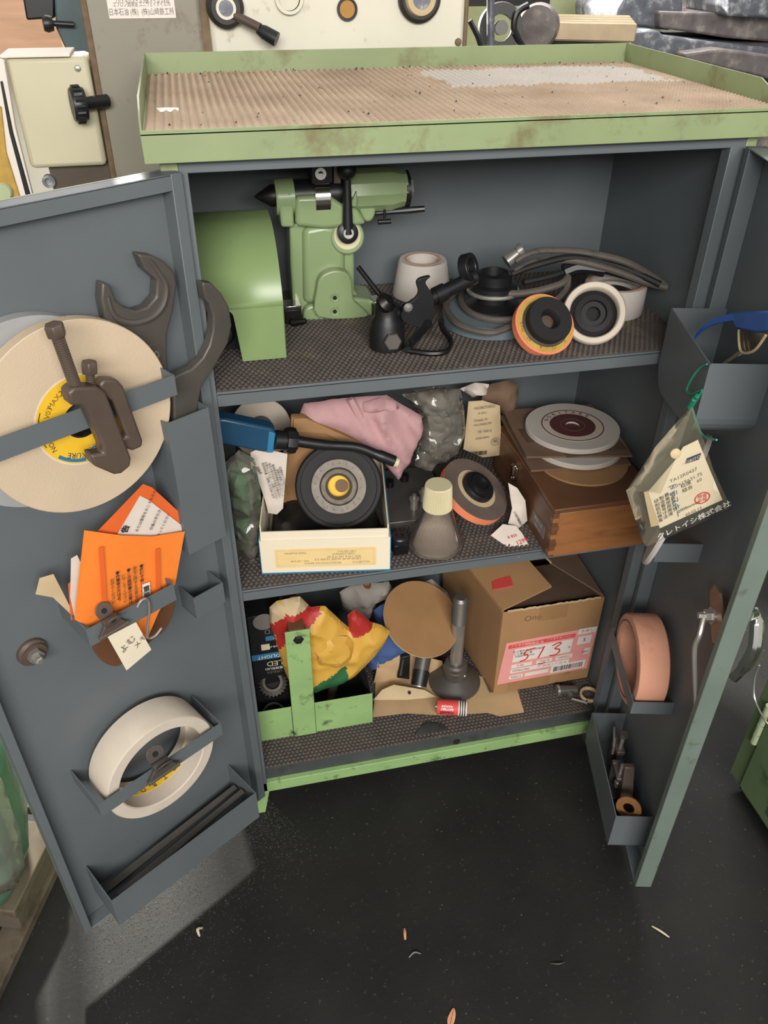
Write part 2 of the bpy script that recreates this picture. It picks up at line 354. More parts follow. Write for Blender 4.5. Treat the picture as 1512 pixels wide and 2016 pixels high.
# ribbed tray mat: tan dust with one paler scrubbed patch
def tray_mat_material():
    m = bpy.data.materials.new('tray_mat'); m.use_nodes = True; N = m.node_tree.nodes; L = m.node_tree.links; b = N['Principled BSDF']; b.inputs['Roughness'].default_value = .8
    tc = N.new('ShaderNodeTexCoord'); n1 = N.new('ShaderNodeTexNoise'); n1.inputs['Scale'].default_value = 12; n1.inputs['Detail'].default_value = 6; L.new(tc.outputs['Object'], n1.inputs['Vector'])
    c1 = N.new('ShaderNodeValToRGB'); c1.color_ramp.elements[0].color = (.30, .215, .145, 1); c1.color_ramp.elements[1].color = (.46, .35, .25, 1); c1.color_ramp.elements[0].position = .3; c1.color_ramp.elements[1].position = .75; L.new(n1.outputs['Fac'], c1.inputs[0])
    sx = N.new('ShaderNodeSeparateXYZ'); L.new(tc.outputs['Object'], sx.inputs[0])
    n2 = N.new('ShaderNodeTexNoise'); n2.inputs['Scale'].default_value = 25; L.new(tc.outputs['Object'], n2.inputs['Vector'])
    def ms(op, a, bb):
        q = N.new('ShaderNodeMath'); q.operation = op
        for i, v in enumerate((a, bb)):
            if isinstance(v, (int, float)): q.inputs[i].default_value = v
            else: L.new(v, q.inputs[i])
        return q.outputs[0]
    wob = ms('MULTIPLY', ms('SUBTRACT', n2.outputs['Fac'], .5), .05)
    X = ms('ADD', sx.outputs[0], wob); Yv = ms('ADD', sx.outputs[1], wob)
    inx = ms('MULTIPLY', ms('GREATER_THAN', X, .30), ms('LESS_THAN', ms('ADD', X, ms('MULTIPLY', Yv, .2)), .62)); iny = ms('MULTIPLY', ms('GREATER_THAN', Yv, .165), ms('LESS_THAN', Yv, .30))
    k = ms('MULTIPLY', ms('MULTIPLY', inx, iny), .75)
    mx = N.new('ShaderNodeMixRGB'); L.new(k, mx.inputs[0]); L.new(c1.outputs[0], mx.inputs[1]); mx.inputs[2].default_value = (.47, .45, .42, 1); L.new(mx.outputs[0], b.inputs['Base Color']); MT['tray_mat'] = m
tray_mat_material()

# ------------------------------------------------------------------ setting
b = MB(); b.add([(-6, -4, 0), (7, -4, 0), (7, 3.2, 0), (-6, 3.2, 0)], [(0, 1, 2, 3)]); tag(b.build('floor', 'floor_oily', smooth=0), 'dark oily concrete workshop floor', None, kind='structure')
b = MB(); b.box(-6, 7, 3.2, 3.3, 0, 2.6); tag(b.build('wall_back', 'wall_pale'), 'pale back wall of the workshop', None, kind='structure')

# ------------------------------------------------------------------ cabinet
W = .56; ZT = .9872; Z1, Z2, Z3 = .7611, .4763, .1075; D = .285
cab = thing('tool_cabinet', 'open green and grey steel tool cabinet with a ribbed tray top and two doors', 'cabinet')
XL, XR = -.012, .574
for x0, x1 in ((-.022, -.0205), (.5825, .584)):
    part(cab, 'side_panel', 'green_paint', lambda b: b.box(x0, x1, .012, D + .006, .054, .997))
for x0, x1 in ((XL - .0085, XL), (XR, XR + .0085)):
    part(cab, 'inner_side', 'grey_paint', lambda b: b.box(x0, x1, .012, D, .054, .995))
part(cab, 'back_panel', 'grey_paint', lambda b: b.box(XL, XR, D, D + .0015, .054, .995))
part(cab, 'corner_post', 'green_paint', lambda b: b.box(-.022, -.006, -.002, .012, .054, .997), bevel=.001)
part(cab, 'door_jamb', 'grey_paint', lambda b: b.box(-.006, .002, -.002, .014, .054, .985), bevel=.0008)
part(cab, 'corner_post', 'green_paint', lambda b: b.box(.572, .584, -.002, .012, .054, .997), bevel=.001)
part(cab, 'door_jamb', 'grey_paint', lambda b: b.box(.555, .572, -.002, .014, .054, .985), bevel=.0008)
part(cab, 'head_rail', 'grey_paint', lambda b: (b.box(-.006, .572, -.002, .014, .984, .997), b.box(-.006, .572, -.0035, -.002, .992, .997)), bevel=.0008)
def studs(x0, x1, y0, y1, px, py, h, m, stag=1):
    b = MB(); nx = int((x1 - x0) / px); ny = int((y1 - y0) / py); dx = (x1 - x0) / nx; dy = (y1 - y0) / ny
    b.add([(x0, y0, -.002), (x1, y0, -.002), (x1, y1, -.002), (x0, y1, -.002), (x0, y0, 0), (x1, y0, 0), (x1, y1, 0), (x0, y1, 0)], [(0, 1, 5, 4), (1, 2, 6, 5), (2, 3, 7, 6), (3, 0, 4, 7), (4, 5, 6, 7), (3, 2, 1, 0)])
    for j in range(ny):
        for i in range(nx):
            if stag and j % 2 and i == nx - 1: continue
            xa = x0 + (i + .5 * (j % 2) * stag) * dx; ya = y0 + j * dy; o = len(b.v); g = .04
            b.v += [Vector(q) for q in ((xa + dx * g, ya + dy * g, 0), (xa + dx * (1 - g), ya + dy * g, 0), (xa + dx * (1 - g), ya + dy * (1 - g), 0), (xa + dx * g, ya + dy * (1 - g), 0), (xa + dx * .5, ya + dy * .5, h))]
            b.f += [[o, o + 1, o + 4], [o + 1, o + 2, o + 4], [o + 2, o + 3, o + 4], [o + 3, o, o + 4]]; b.mi += [0] * 4
    return b
mat_me = None
for zz, y0 in ((Z1, .0), (Z2, .0), (Z3, .012)):
    sh = part(cab, 'shelf', 'grey_paint', lambda b: (b.box(XL, XR, y0, D, zz - .006, zz - .004), b.box(.002 if zz > .2 else XL, .555 if zz > .2 else XR, y0, y0 + .0015, zz - (.0195 if zz > .2 else .010), zz - .002)), bevel=.0006)
    if mat_me is None:
        mo = studs(XL, XR, .0025, D, .0066, .0062, .0026, 'mat_rubber').build('rubber_mat', 'mat_rubber', sh, smooth=0); mat_me = mo.data
    else:
        mo = bpy.data.objects.new('rubber_mat', mat_me); COL.objects.link(mo); mo.parent = sh
        if zz < .2: mo.location.y = .0
    mo.location.z = zz - .0017; mo['kind'] = 'stuff'
part(cab, 'kick_panel', 'grey_dark', lambda b: b.box(-.006, .572, .006, .008, .07, .1))
kr = part(cab, 'base_rail', 'green_worn', lambda b: (b.box(-.018, .58, -.002, .02, .052, .0745),), bevel=.001)
part(kr, 'lock_hole', 'dark_hole', lambda b: b.lathe([(0, 0), (.006, 0), (.006, .0012), (0, .0012)], 16, axis((.315, .0062, .082), (0, -1, 0))))
part(cab, 'catch_plate', 'grey_dark', lambda b: b.prism([(.245, .012), (.30, .012), (.295, .024), (.272, .034), (.262, .03)], Z3 + .0005, Z3 + .002))
for x in (-.018, .556):
    for y in (-.002, .265):
        part(cab, 'foot', 'green_worn', lambda b: b.hexa([(x + .004, y, 0), (x + .018, y, 0), (x + .018, y + .018, 0), (x + .004, y + .018, 0)] if x > 0 else [(x, y, 0), (x + .012, y, 0), (x + .012, y + .018, 0), (x, y + .018, 0)], [(x, y, .052), (x + .022, y, .052), (x + .022, y + .018, .052), (x, y + .018, .052)]), bevel=.001)
# tray top
ZM, ZR, ZB = 1.0236, 1.045, .9969; TX0, TX1, TY0, TY1 = -.034, .594, -.0187, .338
tr = part(cab, 'tray', 'green_paint', lambda b: (b.box(TX0, TX1, TY0, TY1, ZM - .004, ZM - .002), b.box(TX0, TX1, TY0, TY0 + .0018, ZB, ZM + .0005),
    b.box(TX0, TX1, TY1 - .0018, TY1, ZB, ZR),
    b.prism([(TY0, ZB), (TY1, ZB), (TY1, ZR), (.05, ZR - .002), (TY0 + .012, ZM + .006), (TY0, ZM)], 0, .0018) if 0 else None), bevel=.0005)
for x in (TX0, TX1 - .0018):
    part(tr, 'side_rim', 'green_paint', lambda b: b.add([(x + d, y, z) for d in (0, .0018) for y, z in ((TY0 + .002, ZB), (TY1 - .002, ZB), (TY1 - .002, ZR), (.03, ZR - .001), (TY0 + .012, ZM + .008), (TY0 + .002, ZM))], [(0, 1, 2, 3, 4, 5), (11, 10, 9, 8, 7, 6)] + [(i, i + 6, (i + 1) % 6 + 6, (i + 1) % 6) for i in range(6)]))
tm = studs(TX0 + .003, TX1 - .003, TY0 + .003, TY1 - .003, .0078, .0066, .0030, None, 0).build('ribbed_mat', 'tray_mat', tr, smooth=0); tm.location.z = ZM - .0015; tm['kind'] = 'stuff'
part(cab, 'panel_screw', 'steel', lambda b: b.lathe([(0, .002), (.004, .0015), (.0045, 0), (0, 0)], 14, axis((.022, D, .927), (0, -1, 0))))
# wrinkled liner at the tray's back edge
# ---- left door: local (u along the leaf, w towards the viewer, z)
ML = T(-.003, -.01, 0) @ RZ(212); LWd = .308
MR = T(.566, -.01, 0) @ RZ(256); RWd = .270
dl = MB(); dl.box(0, LWd, -.0205, -.0185, .053, ZT)
dl = dl.build('door', 'grey_paint', cab); dl.matrix_local = ML; dl['label'] = 'left door swung wide open, inner face with straps and pockets'
part(dl, 'outer_skin', 'green_paint', lambda b: b.box(0, LWd, -.0225, -.0206, .053, ZT))
for n, a in (('hinge_flange', (.0, .012, -.0185, 0, .053, ZT)), ('free_flange', (LWd - .010, LWd, -.0185, 0, .053, ZT)), ('top_flange', (.012, LWd - .01, -.0185, 0, ZT - .0015, ZT)), ('bottom_flange', (.012, LWd - .01, -.0185, 0, .053, .0545))):
    part(dl, n, 'grey_paint', lambda b: b.box(*a), bevel=.0008)
part(dl, 'top_lip', 'grey_paint', lambda b: b.box(.012, LWd - .01, -.0015, 0, ZT - .014, ZT - .0015))
def strap(d, name, u0, u1, w1, z0, z1, fl, w0=-.0185, sides=(1, 1), zb=None):
    """sheet pocket: front plate at w1 and two side plates back to the leaf; fl flips w for the other door"""
    def f(b):
        def bb(ua, ub, wa, wb, za, zb_): b.box(ua, ub, min(wa * fl, wb * fl), max(wa * fl, wb * fl), za, zb_)
        bb(u0, u1, w1 - .0014, w1, z0, z1)
        if sides[0]: bb(u0, u0 + .0014, w0, w1 - .0014, z0, z1)
        if sides[1]: bb(u1 - .0014, u1, w0, w1 - .0014, z0, z1)
        if zb: bb(u0, u1, w0, w1 - .0014, z0, z0 + .0014)
    return part(d, name, 'grey_paint', f)
strap(dl, 'wheel_strap', .062, .285, .040, .800, .821, 1)
strap(dl, 'wheel_strap', .081, .253, .050, .319, .341, 1)
strap(dl, 'paper_strap', .106, .209, .045, .565, .588, 1)
strap(dl, 'bottom_trough', .045, .275, .050, .100, .158, 1, zb=1)
strap(dl, 'small_pocket', .028, .070, .014, .492, .524, 1, zb=1)
strap(dl, 'spanner_pocket', .024, .074, .030, .602, .768, 1)
part(dl, 'lock', ['iron_brown', 'steel'], lambda b: (b.lathe([(0, 0), (.0165, 0), (.016, .004), (.0125, .006), (.0135, .008), (0, .008)], 28, axis((.249, -.0185, .541), (0, 1, 0))), setattr(b, 'k', 1), b.lathe([(0, .008), (.0085, .008), (.0085, .014), (.005, .014), (.005, .021), (.0035, .0225), (0, .0225)], 6, axis((.249, -.0185, .541), (0, 1, 0)))), smooth=25)
# ---- right door
drr = MB(); drr.box(0, RWd, .0185, .0205, .053, ZT)
drr = drr.build('door', 'grey_paint', cab); drr.matrix_local = MR; drr['label'] = 'right door swung open towards the viewer, seen almost edge on'
part(drr, 'outer_skin', 'greygreen_edge', lambda b: b.box(0, RWd, .0206, .0225, .053, ZT))
for n, m, a in (('hinge_flange', 'grey_paint', (.0, .012, 0, .0185, .053, ZT)), ('free_flange', 'greygreen_edge', (RWd - .010, RWd + .0004, 0, .0226, .0528, ZT)), ('top_flange', 'greygreen_edge', (.012, RWd - .01, 0, .0185, ZT - .0015, ZT)), ('bottom_flange', 'grey_paint', (.012, RWd - .01, 0, .0185, .053, .0545))):
    part(drr, n, m, lambda b: b.box(*a), bevel=.0008)
strap(drr, 'bottom_trough', .040, .226, .036, .085, .155, -1, zb=1)
strap(drr, 'wheel_strap', .040, .180, .036, .319, .341, -1)
strap(drr, 'wheel_strap', .030, .128, .036, .538, .566, -1)
def pocket1(b):
    prof = [(.015, .818), (.162, .818), (.162, .775)] + arcpts((.14, .757), .022, 0, -90, 5) + arcpts((.045, .755), .030, -90, -180, 5)
    n = len(prof)
    for i in range(n):   # wall following the outline back to the leaf
        if i == 0: continue
        (u0, za), (u1, zb) = prof[i], prof[(i + 1) % n]
        b.hexa([(u0, -.043, za), (u1, -.043, zb), (u1, .0185, zb), (u0, .0185, za)], [(u0 * .985 + .0013, -.043, za + .0008), (u1 * .985 + .0013, -.043, zb + .0008), (u1 * .985 + .0013, .0185, zb + .0008), (u0 * .985 + .0013, .0185, za + .0008)])
    vs = [(u, -.0445, z) for u, z in prof] + [(u, -.043, z) for u, z in prof]
    b.add(vs, [list(range(n)), list(range(n, 2 * n))[::-1]] + [(i, n + i, n + (i + 1) % n, (i + 1) % n) for i in range(n)])
part(drr, 'goggle_pocket', 'grey_paint', pocket1)
# lock bar, cam and outer handle of the right door
PLw = lambda wv: Plane(ML @ frame((0, wv, 0), (-1, 0, 0), (0, 0, 1)))     # left leaf: local a = -u, b = z, normal = w
PRw = lambda wv: Plane(MR @ frame((0, -wv, 0), (1, 0, 0), (0, 0, 1)))     # right leaf: local a = u, b = z, normal = w
# ================================================================== things on the left door
def lp(x, y, wv):      # photograph point on the left leaf at height wv -> (u, z)
    q = PLw(wv).pt(x, y); return (-q.x, q.y)
def lplace(u, w, z): return ML @ T(u, w, z)
LF = frame((0, 0, 0), (-1, 0, 0), (0, 0, 1))       # in leaf space: x to the viewer's right, y up, z out of the leaf
def ring_label(t, r0, r1, z, m, name='paper_label', n=48): return part(t, name, m, lambda b: b.lathe([(r0, z), (r1, z), (r1, z + .0003), (r0, z + .0003)], n, closed=True))
def around(t, body, r, ang, size, m, z, out=True, sx=1, bold=0):
    M = RZ(ang) @ T(0, r, z) @ (Matrix() if out else RZ(180)); return lettering(t, M, body, size, m, sx=sx, bold=bold)
# large cream wheel behind the strap
cu, cz = lp(159, 826, .016)
t = thing('abrasive_wheel', 'large cream grinding wheel with yellow paper label behind the left door strap', 'grinding wheel', lplace(cu, .004, cz) @ LF @ RX(-2))
part(t, 'abrasive_disc', 'wheel_tan', lambda b: b.lathe(wheel_prof(.0935, .016, .014), 72, closed=True))
lab = ring_label(t, .0175, .043, .0141, 'yellow_label')
part(lab, 'label_edge', 'paper_white', lambda b: b.lathe([(.043, .0141), (.0445, .0141), (.0445, .0143), (.043, .0143)], 48, closed=True))
part(t, 'bore_bush', 'black', lambda b: b.lathe([(.0158, .001), (.0175, .001), (.0175, .0143), (.0158, .0143)], 32, closed=True))
for body, r, a, s, m, out in (('2800', .033, 12, .0075, 'ink', 1), ('MAX', .033, 38, .007, 'ink_brown', 1), ('V03', .033, 58, .007, 'ink_brown', 1), ('NORTON', .0345, 100, .0068, 'navy', 1), ('KURE', .0345, 158, .0075, 'navy', 1), ('38A', .030, 190, .006, 'ink_brown', 1), ('100', .03, 212, .006, 'ink_brown', 1)):
    around(lab, body, r, a, s, m, .0145, out)
part(lab, 'blue_arc', 'ink_blue', lambda b: b.lathe([(.038, .0144), (.0415, .0144), (.0415, .0146), (.038, .0146)], 12, closed=True, a0=222, a1=262))
part(lab, 'blue_arc', 'navy', lambda b: b.lathe([(.0400, .0144), (.0408, .0144), (.0408, .0146), (.0400, .0146)], 12, closed=True, a0=150, a1=200))
em = part(lab, 'round_emblem', 'paper_white', lambda b: b.lathe([(0, .0144), (.0055, .0144), (.0055, .0147), (0, .0147)], 24, RZ(278) @ T(.0345, 0, 0)))
part(em, 'emblem_ring', 'ink_blue', lambda b: (b.lathe([(.0036, .0147), (.0051, .0147), (.0051, .0149), (.0036, .0149)], 24, RZ(278) @ T(.0345, 0, 0), closed=True), b.lathe([(0, .0147), (.0022, .0147), (.0022, .0149), (0, .0149)], 12, RZ(278) @ T(.0345, 0, 0))))
cu2, cz2 = lp(70, 812, -.012)
t = thing('abrasive_wheel', 'pale grey grinding wheel mostly hidden behind the large cream one', 'grinding wheel', lplace(cu2, -.0175, cz2) @ LF)
part(t, 'abrasive_disc', 'wheel_grey', lambda b: b.lathe(wheel_prof(.0925, .016, .014), 72, closed=True))
part(t, 'bore_bush', 'black', lambda b: b.lathe([(.0158, .0), (.0175, .0), (.0175, .0143), (.0158, .0143)], 32, closed=True))
# two screw clamps hooked over the strap
def bolt_head(b, o, d, r, h): b.lathe([(0, 0), (r * .9, 0), (r, h * .12), (r, h * .85), (r * .9, h), (0, h)], 6, axis(o, d))
def clamp(px, w0, w1, bolt, label, m, headr):
    t = thing('screw_clamp', label, 'clamp', ML)
    pts = [lp(x, y, w1) for x, y in px]
    part(t, 'clamp_body', m, lambda b: (setattr(b, 'M', frame((0, w0, 0), (-1, 0, 0), (0, 0, 1))), b.prism([(-u, z) for u, z in pts], 0, w1 - w0)), bevel=.0025, seg=3)
    (x0, y0), (x1, y1), rr = bolt; wm = (w0 + w1) / 2; a = lp(x0, y0, wm); c = lp(x1, y1, wm)
    A = Vector((a[0], wm, a[1])); Cc = Vector((c[0], wm, c[1])); d = (Cc - A); ln = d.length
    prof = [(0, 0)]; n = int(ln / .0019)
    for i in range(n): prof += [(rr * .78, ln * i / n), (rr, ln * (i + .5) / n)]
    prof += [(rr * .86, ln), (0, ln)]
    sc = part(t, 'clamp_screw', 'iron_brown', lambda b: b.lathe(prof, 14, axis(A, d)), smooth=20)
    part(sc, 'hex_head', 'iron_brown', lambda b: bolt_head(b, Cc, d, headr, .011), bevel=.0006)
    return t
clamp([(134, 774), (146, 763), (192, 762), (208, 772), (216, 790), (259, 902), (258, 918), (240, 933), (226, 935), (186, 918), (179, 896), (204, 893), (203, 880), (170, 806), (160, 799), (141, 800)], .044, .060, ((150, 765), (113, 662), .0055), 'brown screw clamp with a long threaded bolt hooked over the upper strap', 'iron_brown', .0082)
clamp([(196, 758), (205, 747), (232, 748), (244, 762), (282, 868), (281, 880), (262, 888), (236, 880), (233, 868), (250, 860), (222, 790), (200, 775)], .041, .0535, ((180, 772), (177, 735), .0042), 'dark screw clamp with a short bolt behind the brown clamp', 'iron_brown', .0072)
# wrenches in the spanner pocket
def sil(name, label, cat, px, w0, w1, m, bevel=.002, extra=None, seg=3):
    t = thing(name, label, cat, ML); pts = [lp(x, y, w1) for x, y in px]
    part(t, 'forged_body', m, lambda b: (setattr(b, 'M', frame((0, w0, 0), (-1, 0, 0), (0, 0, 1))), b.prism([(-u, z) for u, z in pts], 0, w1 - w0)), bevel=bevel, seg=seg); return t
jaw = [(202, 556), (200, 590), (207, 628), (226, 652), (258, 668), (277, 695), (288, 735), (303, 790), (326, 830), (337, 880), (352, 880), (345, 830), (335, 760), (329, 690), (330, 655), (342, 610), (349, 560), (343, 535), (324, 515), (300, 503), (272, 500), (284, 530), (310, 552), (308, 585), (290, 605), (268, 612), (245, 605), (228, 590), (219, 563)]
t = sil('open_end_wrench', 'large dark open end wrench stamped 50 with its jaw up, in the spanner pocket', 'wrench', jaw, -.0165, -.003, 'iron_grey', .0022)
u5, z5 = lp(303, 697, -.003)
part(t, 'stamp_field', 'iron_grey', lambda b: (setattr(b, 'M', T(u5, -.003, z5) @ LF @ RZ(8)), b.lathe([(.0001, .0004), (.010, .0004), (.0105, 0), (.009, .0003)], 28), [setattr(v, 'z', v.z) for v in b.v]))
for v in t.children[-1].data.vertices:
    pass
lettering(t, T(u5, -.0022, z5 - .002) @ LF @ RZ(16), '50', .011, 'steel', bold=.0002)
rim = [lp(x, y, -.002) for x, y in [(214, 585), (222, 615), (240, 632), (268, 636), (300, 625), (322, 600), (328, 565), (316, 540), (296, 512)]]
part(t, 'jaw_face', 'iron_grey', lambda b: b.tube(bez([(u, -.0035, z) for u, z in rim], 4), [.002 + .002 * math.sin(math.pi * i / 32) for i in range(33)], 8))
hook = [(400, 566), (399, 556), (417, 557), (437, 578), (452, 605), (457, 640), (450, 675), (432, 708), (415, 735), (398, 760), (390, 800), (386, 880), (345, 880), (343, 825), (340, 745), (352, 738), (378, 727), (400, 705), (413, 680), (420, 650), (420, 622), (412, 598), (404, 588)]
sil('open_end_wrench', 'dark wrench with a curved jaw in front of the green drum, beside the stamped wrench', 'wrench', hook, .001, .013, 'iron_grey', .002)
# ---- papers behind the middle strap
def sheet_on(name, m, parent, px, w, bend=0, th=.0006, sub=3):
    P = PLw(w); pts = P.pts(px); b = crumple(pts, .012, 0, bend, 14, len(px) + int(w * 1000), back=0, ridge=False); b.M = Matrix()
    o = b.build(name, m, parent); o.matrix_local = ML.inverted() @ P.M if parent else P.M; return o, P
t = thing('paper_envelope', 'bright orange paper envelope behind the middle strap of the left door', 'envelope', ML)
fr_, Pf = sheet_on('front_sheet', 'orange_paper', t, [(166, 1044), (240, 1054), (300, 1056), (364, 1046), (345, 1150), (312, 1205), (290, 1258), (215, 1252), (147, 1220), (158, 1115)], .030, .0012)
bk_, Pb = sheet_on('back_sheet', 'orange_shade', t, [(192, 1046), (282, 953), (300, 960), (368, 1022), (362, 1060), (300, 1060), (240, 1058)], .022, .0008)
ins_, Pi = sheet_on('printed_card', 'paper_white', bk_, [(230, 1054), (276, 976), (292, 984), (360, 1036), (358, 1048), (300, 1058)], .0235, .0005)
ins_.matrix_local = bk_.matrix_basis.inverted() @ ML.inverted() @ Pi.M
def on_plane(P, x, y, rot, lift=.0008):
    q = P.pt(x, y); return T(q.x, q.y, lift) @ RZ(rot)
def at_w(par_inv, P, x, y, rot, lift=.002): return par_inv @ P.M @ on_plane(P, x, y, rot, lift)
for i, (s, x, y) in enumerate((('または爆発をおこすおそれ', 285, 1005), ('作業の手引き', 304, 1022), ('守ってください', 320, 1032))):
    lettering(ins_, on_plane(Pi, x, y, 52, .0022), s, .0045, 'ink', sx=.9)
lettering(ins_, on_plane(Pi, 245, 1040, 55, .0022), '告', .009, 'ink', bold=.0003)
for x in (199, 308):
    q = Pf.pt(x, 1130); part(fr_, 'printed_bar', 'orange_shade', lambda b: (setattr(b, 'M', T(q.x, q.y, .0035) @ RZ(-9)), b.box(-.0025, .0025, -.034, .034, 0, .0002)))
for i, (s, x, y) in enumerate((('●機械や設備を使う前に', 277, 1155), ('安全に関する注意を読む', 264, 1160), ('●この説明書の注意は', 252, 1160), ('保管してください', 242, 1165), ('●作業者の方は必ず', 230, 1162), ('お守りください', 219, 1170))):
    lettering(fr_, on_plane(Pf, x, y - 8, -8, .0034), '\n'.join(s), .0046, 'ink_brown' if i % 2 else 'ink', bold=.0001)
q = Pf.pt(285, 1163); wl = part(fr_, 'white_label', 'label_white', lambda b: (setattr(b, 'M', T(q.x, q.y, .0034) @ RZ(-8)), b.box(-.0045, .0045, -.014, .012, 0, .0003)))
lettering(wl, T(q.x, q.y, .0039) @ RZ(-8), '重\n要', .0085, 'ink', bold=.0002)
t = thing('paper_bundle', 'old brown folded paper sticking out left of the orange envelope', 'paper', ML)
sheet_on('folded_sheet', 'paper_tan', t, [(70, 1170), (78, 1138), (105, 1130), (150, 1218), (158, 1228), (140, 1210), (104, 1176)], .012, .002)
sheet_on('folded_sheet', 'paper_white', t, [(140, 1100), (152, 1093), (160, 1110), (150, 1230), (138, 1175)], .018, .001)
sheet_on('folded_sheet', 'orange_shade', t, [(134, 1150), (145, 1140), (152, 1225), (140, 1220)], .014, .001)
t = thing('leather_pad', 'brown disc edge hanging below the middle strap', 'disc', ML)
P = PLw(.016); pts = P.pts([(180, 1255), (230, 1240), (330, 1180), (336, 1200), (320, 1235), (295, 1255), (240, 1300), (215, 1306), (190, 1290)])
o = part(t, 'disc_body', 'wood_box', lambda b: b.prism(smoothed(pts), 0, .006), bevel=.001); o.matrix_local = ML.inverted() @ P.M
# bulldog clip and note on the strap
t = thing('note_slip', 'cream paper note with faint handwriting clipped below the middle strap', 'note', ML)
no, Pn = sheet_on('slip', 'paper_tan', t, [(212, 1254), (268, 1225), (298, 1279), (249, 1320)], .0475, .0008); no.data.materials[0] = MT['box_white']
lettering(no, on_plane(Pn, 250, 1268, 30, .0015), 'よむ', .011, 'ink_grey'); lettering(no, on_plane(Pn, 275, 1262, 30, .0015), 'メモ', .009, 'ink_grey')
def bulldog(t, px, py, w, rot, s=1, m='iron_brown'):
    u, z = lp(px, py, w); M0 = T(u, w, z) @ LF @ RZ(rot)
    tab = [(-.0055 * s, 0), (.0055 * s, 0), (.0085 * s, .008 * s)] + [(x, y) for x, y in arcpts((0, .0125 * s), .0095 * s, -15, 195, 14)] + [(-.0085 * s, .008 * s)]
    part(t, 'clip_jaw', m, lambda b: (setattr(b, 'M', M0), b.tube([(-.018 * s, 0, .001), (.018 * s, 0, .001)], .0026 * s, 10), b.prism([(-.018 * s, 0), (.018 * s, 0), (.0085 * s, .013 * s), (-.0085 * s, .013 * s)], -.0012, .0024)), bevel=.0005)
    part(t, 'clip_spring', m, lambda b: (setattr(b, 'M', M0), b.tube([(-.0085 * s, .013 * s, -.002), (.0085 * s, .013 * s, -.002)], .0048 * s, 14)))
    for k, rx in ((.002, 30), (-.006, -24)):
        g = part(t, 'clip_grip', m, lambda b: (setattr(b, 'M', M0 @ T(0, .010 * s, k) @ RX(rx)), b.prism(tab, 0, .0013)), bevel=.0004)
        part(g, 'grip_hole', 'dark_hole', lambda b: (setattr(b, 'M', M0 @ T(0, .010 * s, k) @ RX(rx)), b.lathe([(0, .0013), (.0032 * s, .0013), (.0032 * s, .0015), (0, .0015)], 16, T(0, .0125 * s, 0))))
t = thing('bulldog_clip', 'brown steel bulldog clip on the middle strap over the note', 'clip', ML); bulldog(t, 224, 1240, .0495, 3, .95)
t = thing('wire_hook', 'bent steel wire hook hanging on the middle strap by the envelope', 'hook', ML)
hp = [lp(x, y, .049) for x, y in [(270, 1195), (278, 1182), (290, 1180), (294, 1200), (290, 1240), (292, 1256), (305, 1252), (318, 1236)]]
part(t, 'bent_wire', 'steel', lambda b: b.tube(bez([(u, .049, z) for u, z in hp], 5), .0014, 6))
# ---- white ring wheel behind the lower strap
rc = lp(302, 1490, .018)
t = thing('ring_wheel', 'white ring-shaped grinding wheel behind the lower strap of the left door', 'grinding wheel', lplace(rc[0], -.005, rc[1]) @ LF @ RX(0) @ RY(0) @ T(0, 0, 0))
part(t, 'abrasive_ring', 'wheel_cream', lambda b: b.lathe([(.054, 0), (.0735, 0), (.075, .0015), (.075, .044), (.0735, .046), (.060, .046), (.0585, .0445), (.0585, .012), (.054, .012)], 64, closed=True), smooth=40)
lb = part(t, 'paper_label', 'yellow_label', lambda b: b.lathe([(.0578, .013), (.0583, .013), (.0583, .022), (.0578, .022)], 40, closed=True, a0=228, a1=330))
part(t, 'paper_label', 'yellow_label', lambda b: b.lathe([(.0578, .02), (.0583, .02), (.0583, .034), (.0578, .034)], 8, closed=True, a0=40, a1=58))
for i, ch in enumerate('NORTON'):
    a = 232 + i * 16; lettering(lb, RZ(a) @ T(.0575, 0, .0175) @ RY(-90) @ RZ(-90), ch, .0095, 'ink', th=.0003)
t = thing('bulldog_clip', 'dark steel bulldog clip on the lower strap inside the white ring', 'clip', ML); bulldog(t, 322, 1522, .0555, 0, 1.2, 'iron_grey')
# ---- flat bars and chips in the bottom trough
t0 = None
for i, (a, bq, lab_) in enumerate((((205, 1745), (478, 1532), 'thin dark flat file at the back of the left door trough'), ((235, 1760), (505, 1528), 'thin dark flat file at the front of the left door trough'))):
    p = lp(*a, -.002 + i * .018); q = lp(*bq, -.002 + i * .018); wv = -.004 + i * .02
    t = thing('flat_file', lab_, 'file', ML)
    A = Vector((min(p[0], .268), wv, .1035)); B = Vector((max(q[0], .05), wv + .008, q[1] + .0))
    part(t, 'file_blade', 'steel_dark', lambda b: b.hexa([A + Vector((0, -.006, 0)), A + Vector((0, .006, 0)), A + Vector((.001, .006, .003)), A + Vector((.001, -.006, .003))], [B + Vector((0, -.004, 0)), B + Vector((0, .004, 0)), B + Vector((.001, .004, .003)), B + Vector((.001, -.004, .003))]))
t = thing('brass_pin', 'small brass pin lying in the left door trough', 'pin', ML); u, z = lp(320, 1680, .03)
part(t, 'pin_shaft', 'washer_brown', lambda b: b.cyl((u - .012, .036, .1045), (u + .012, .036, .1045), .003))
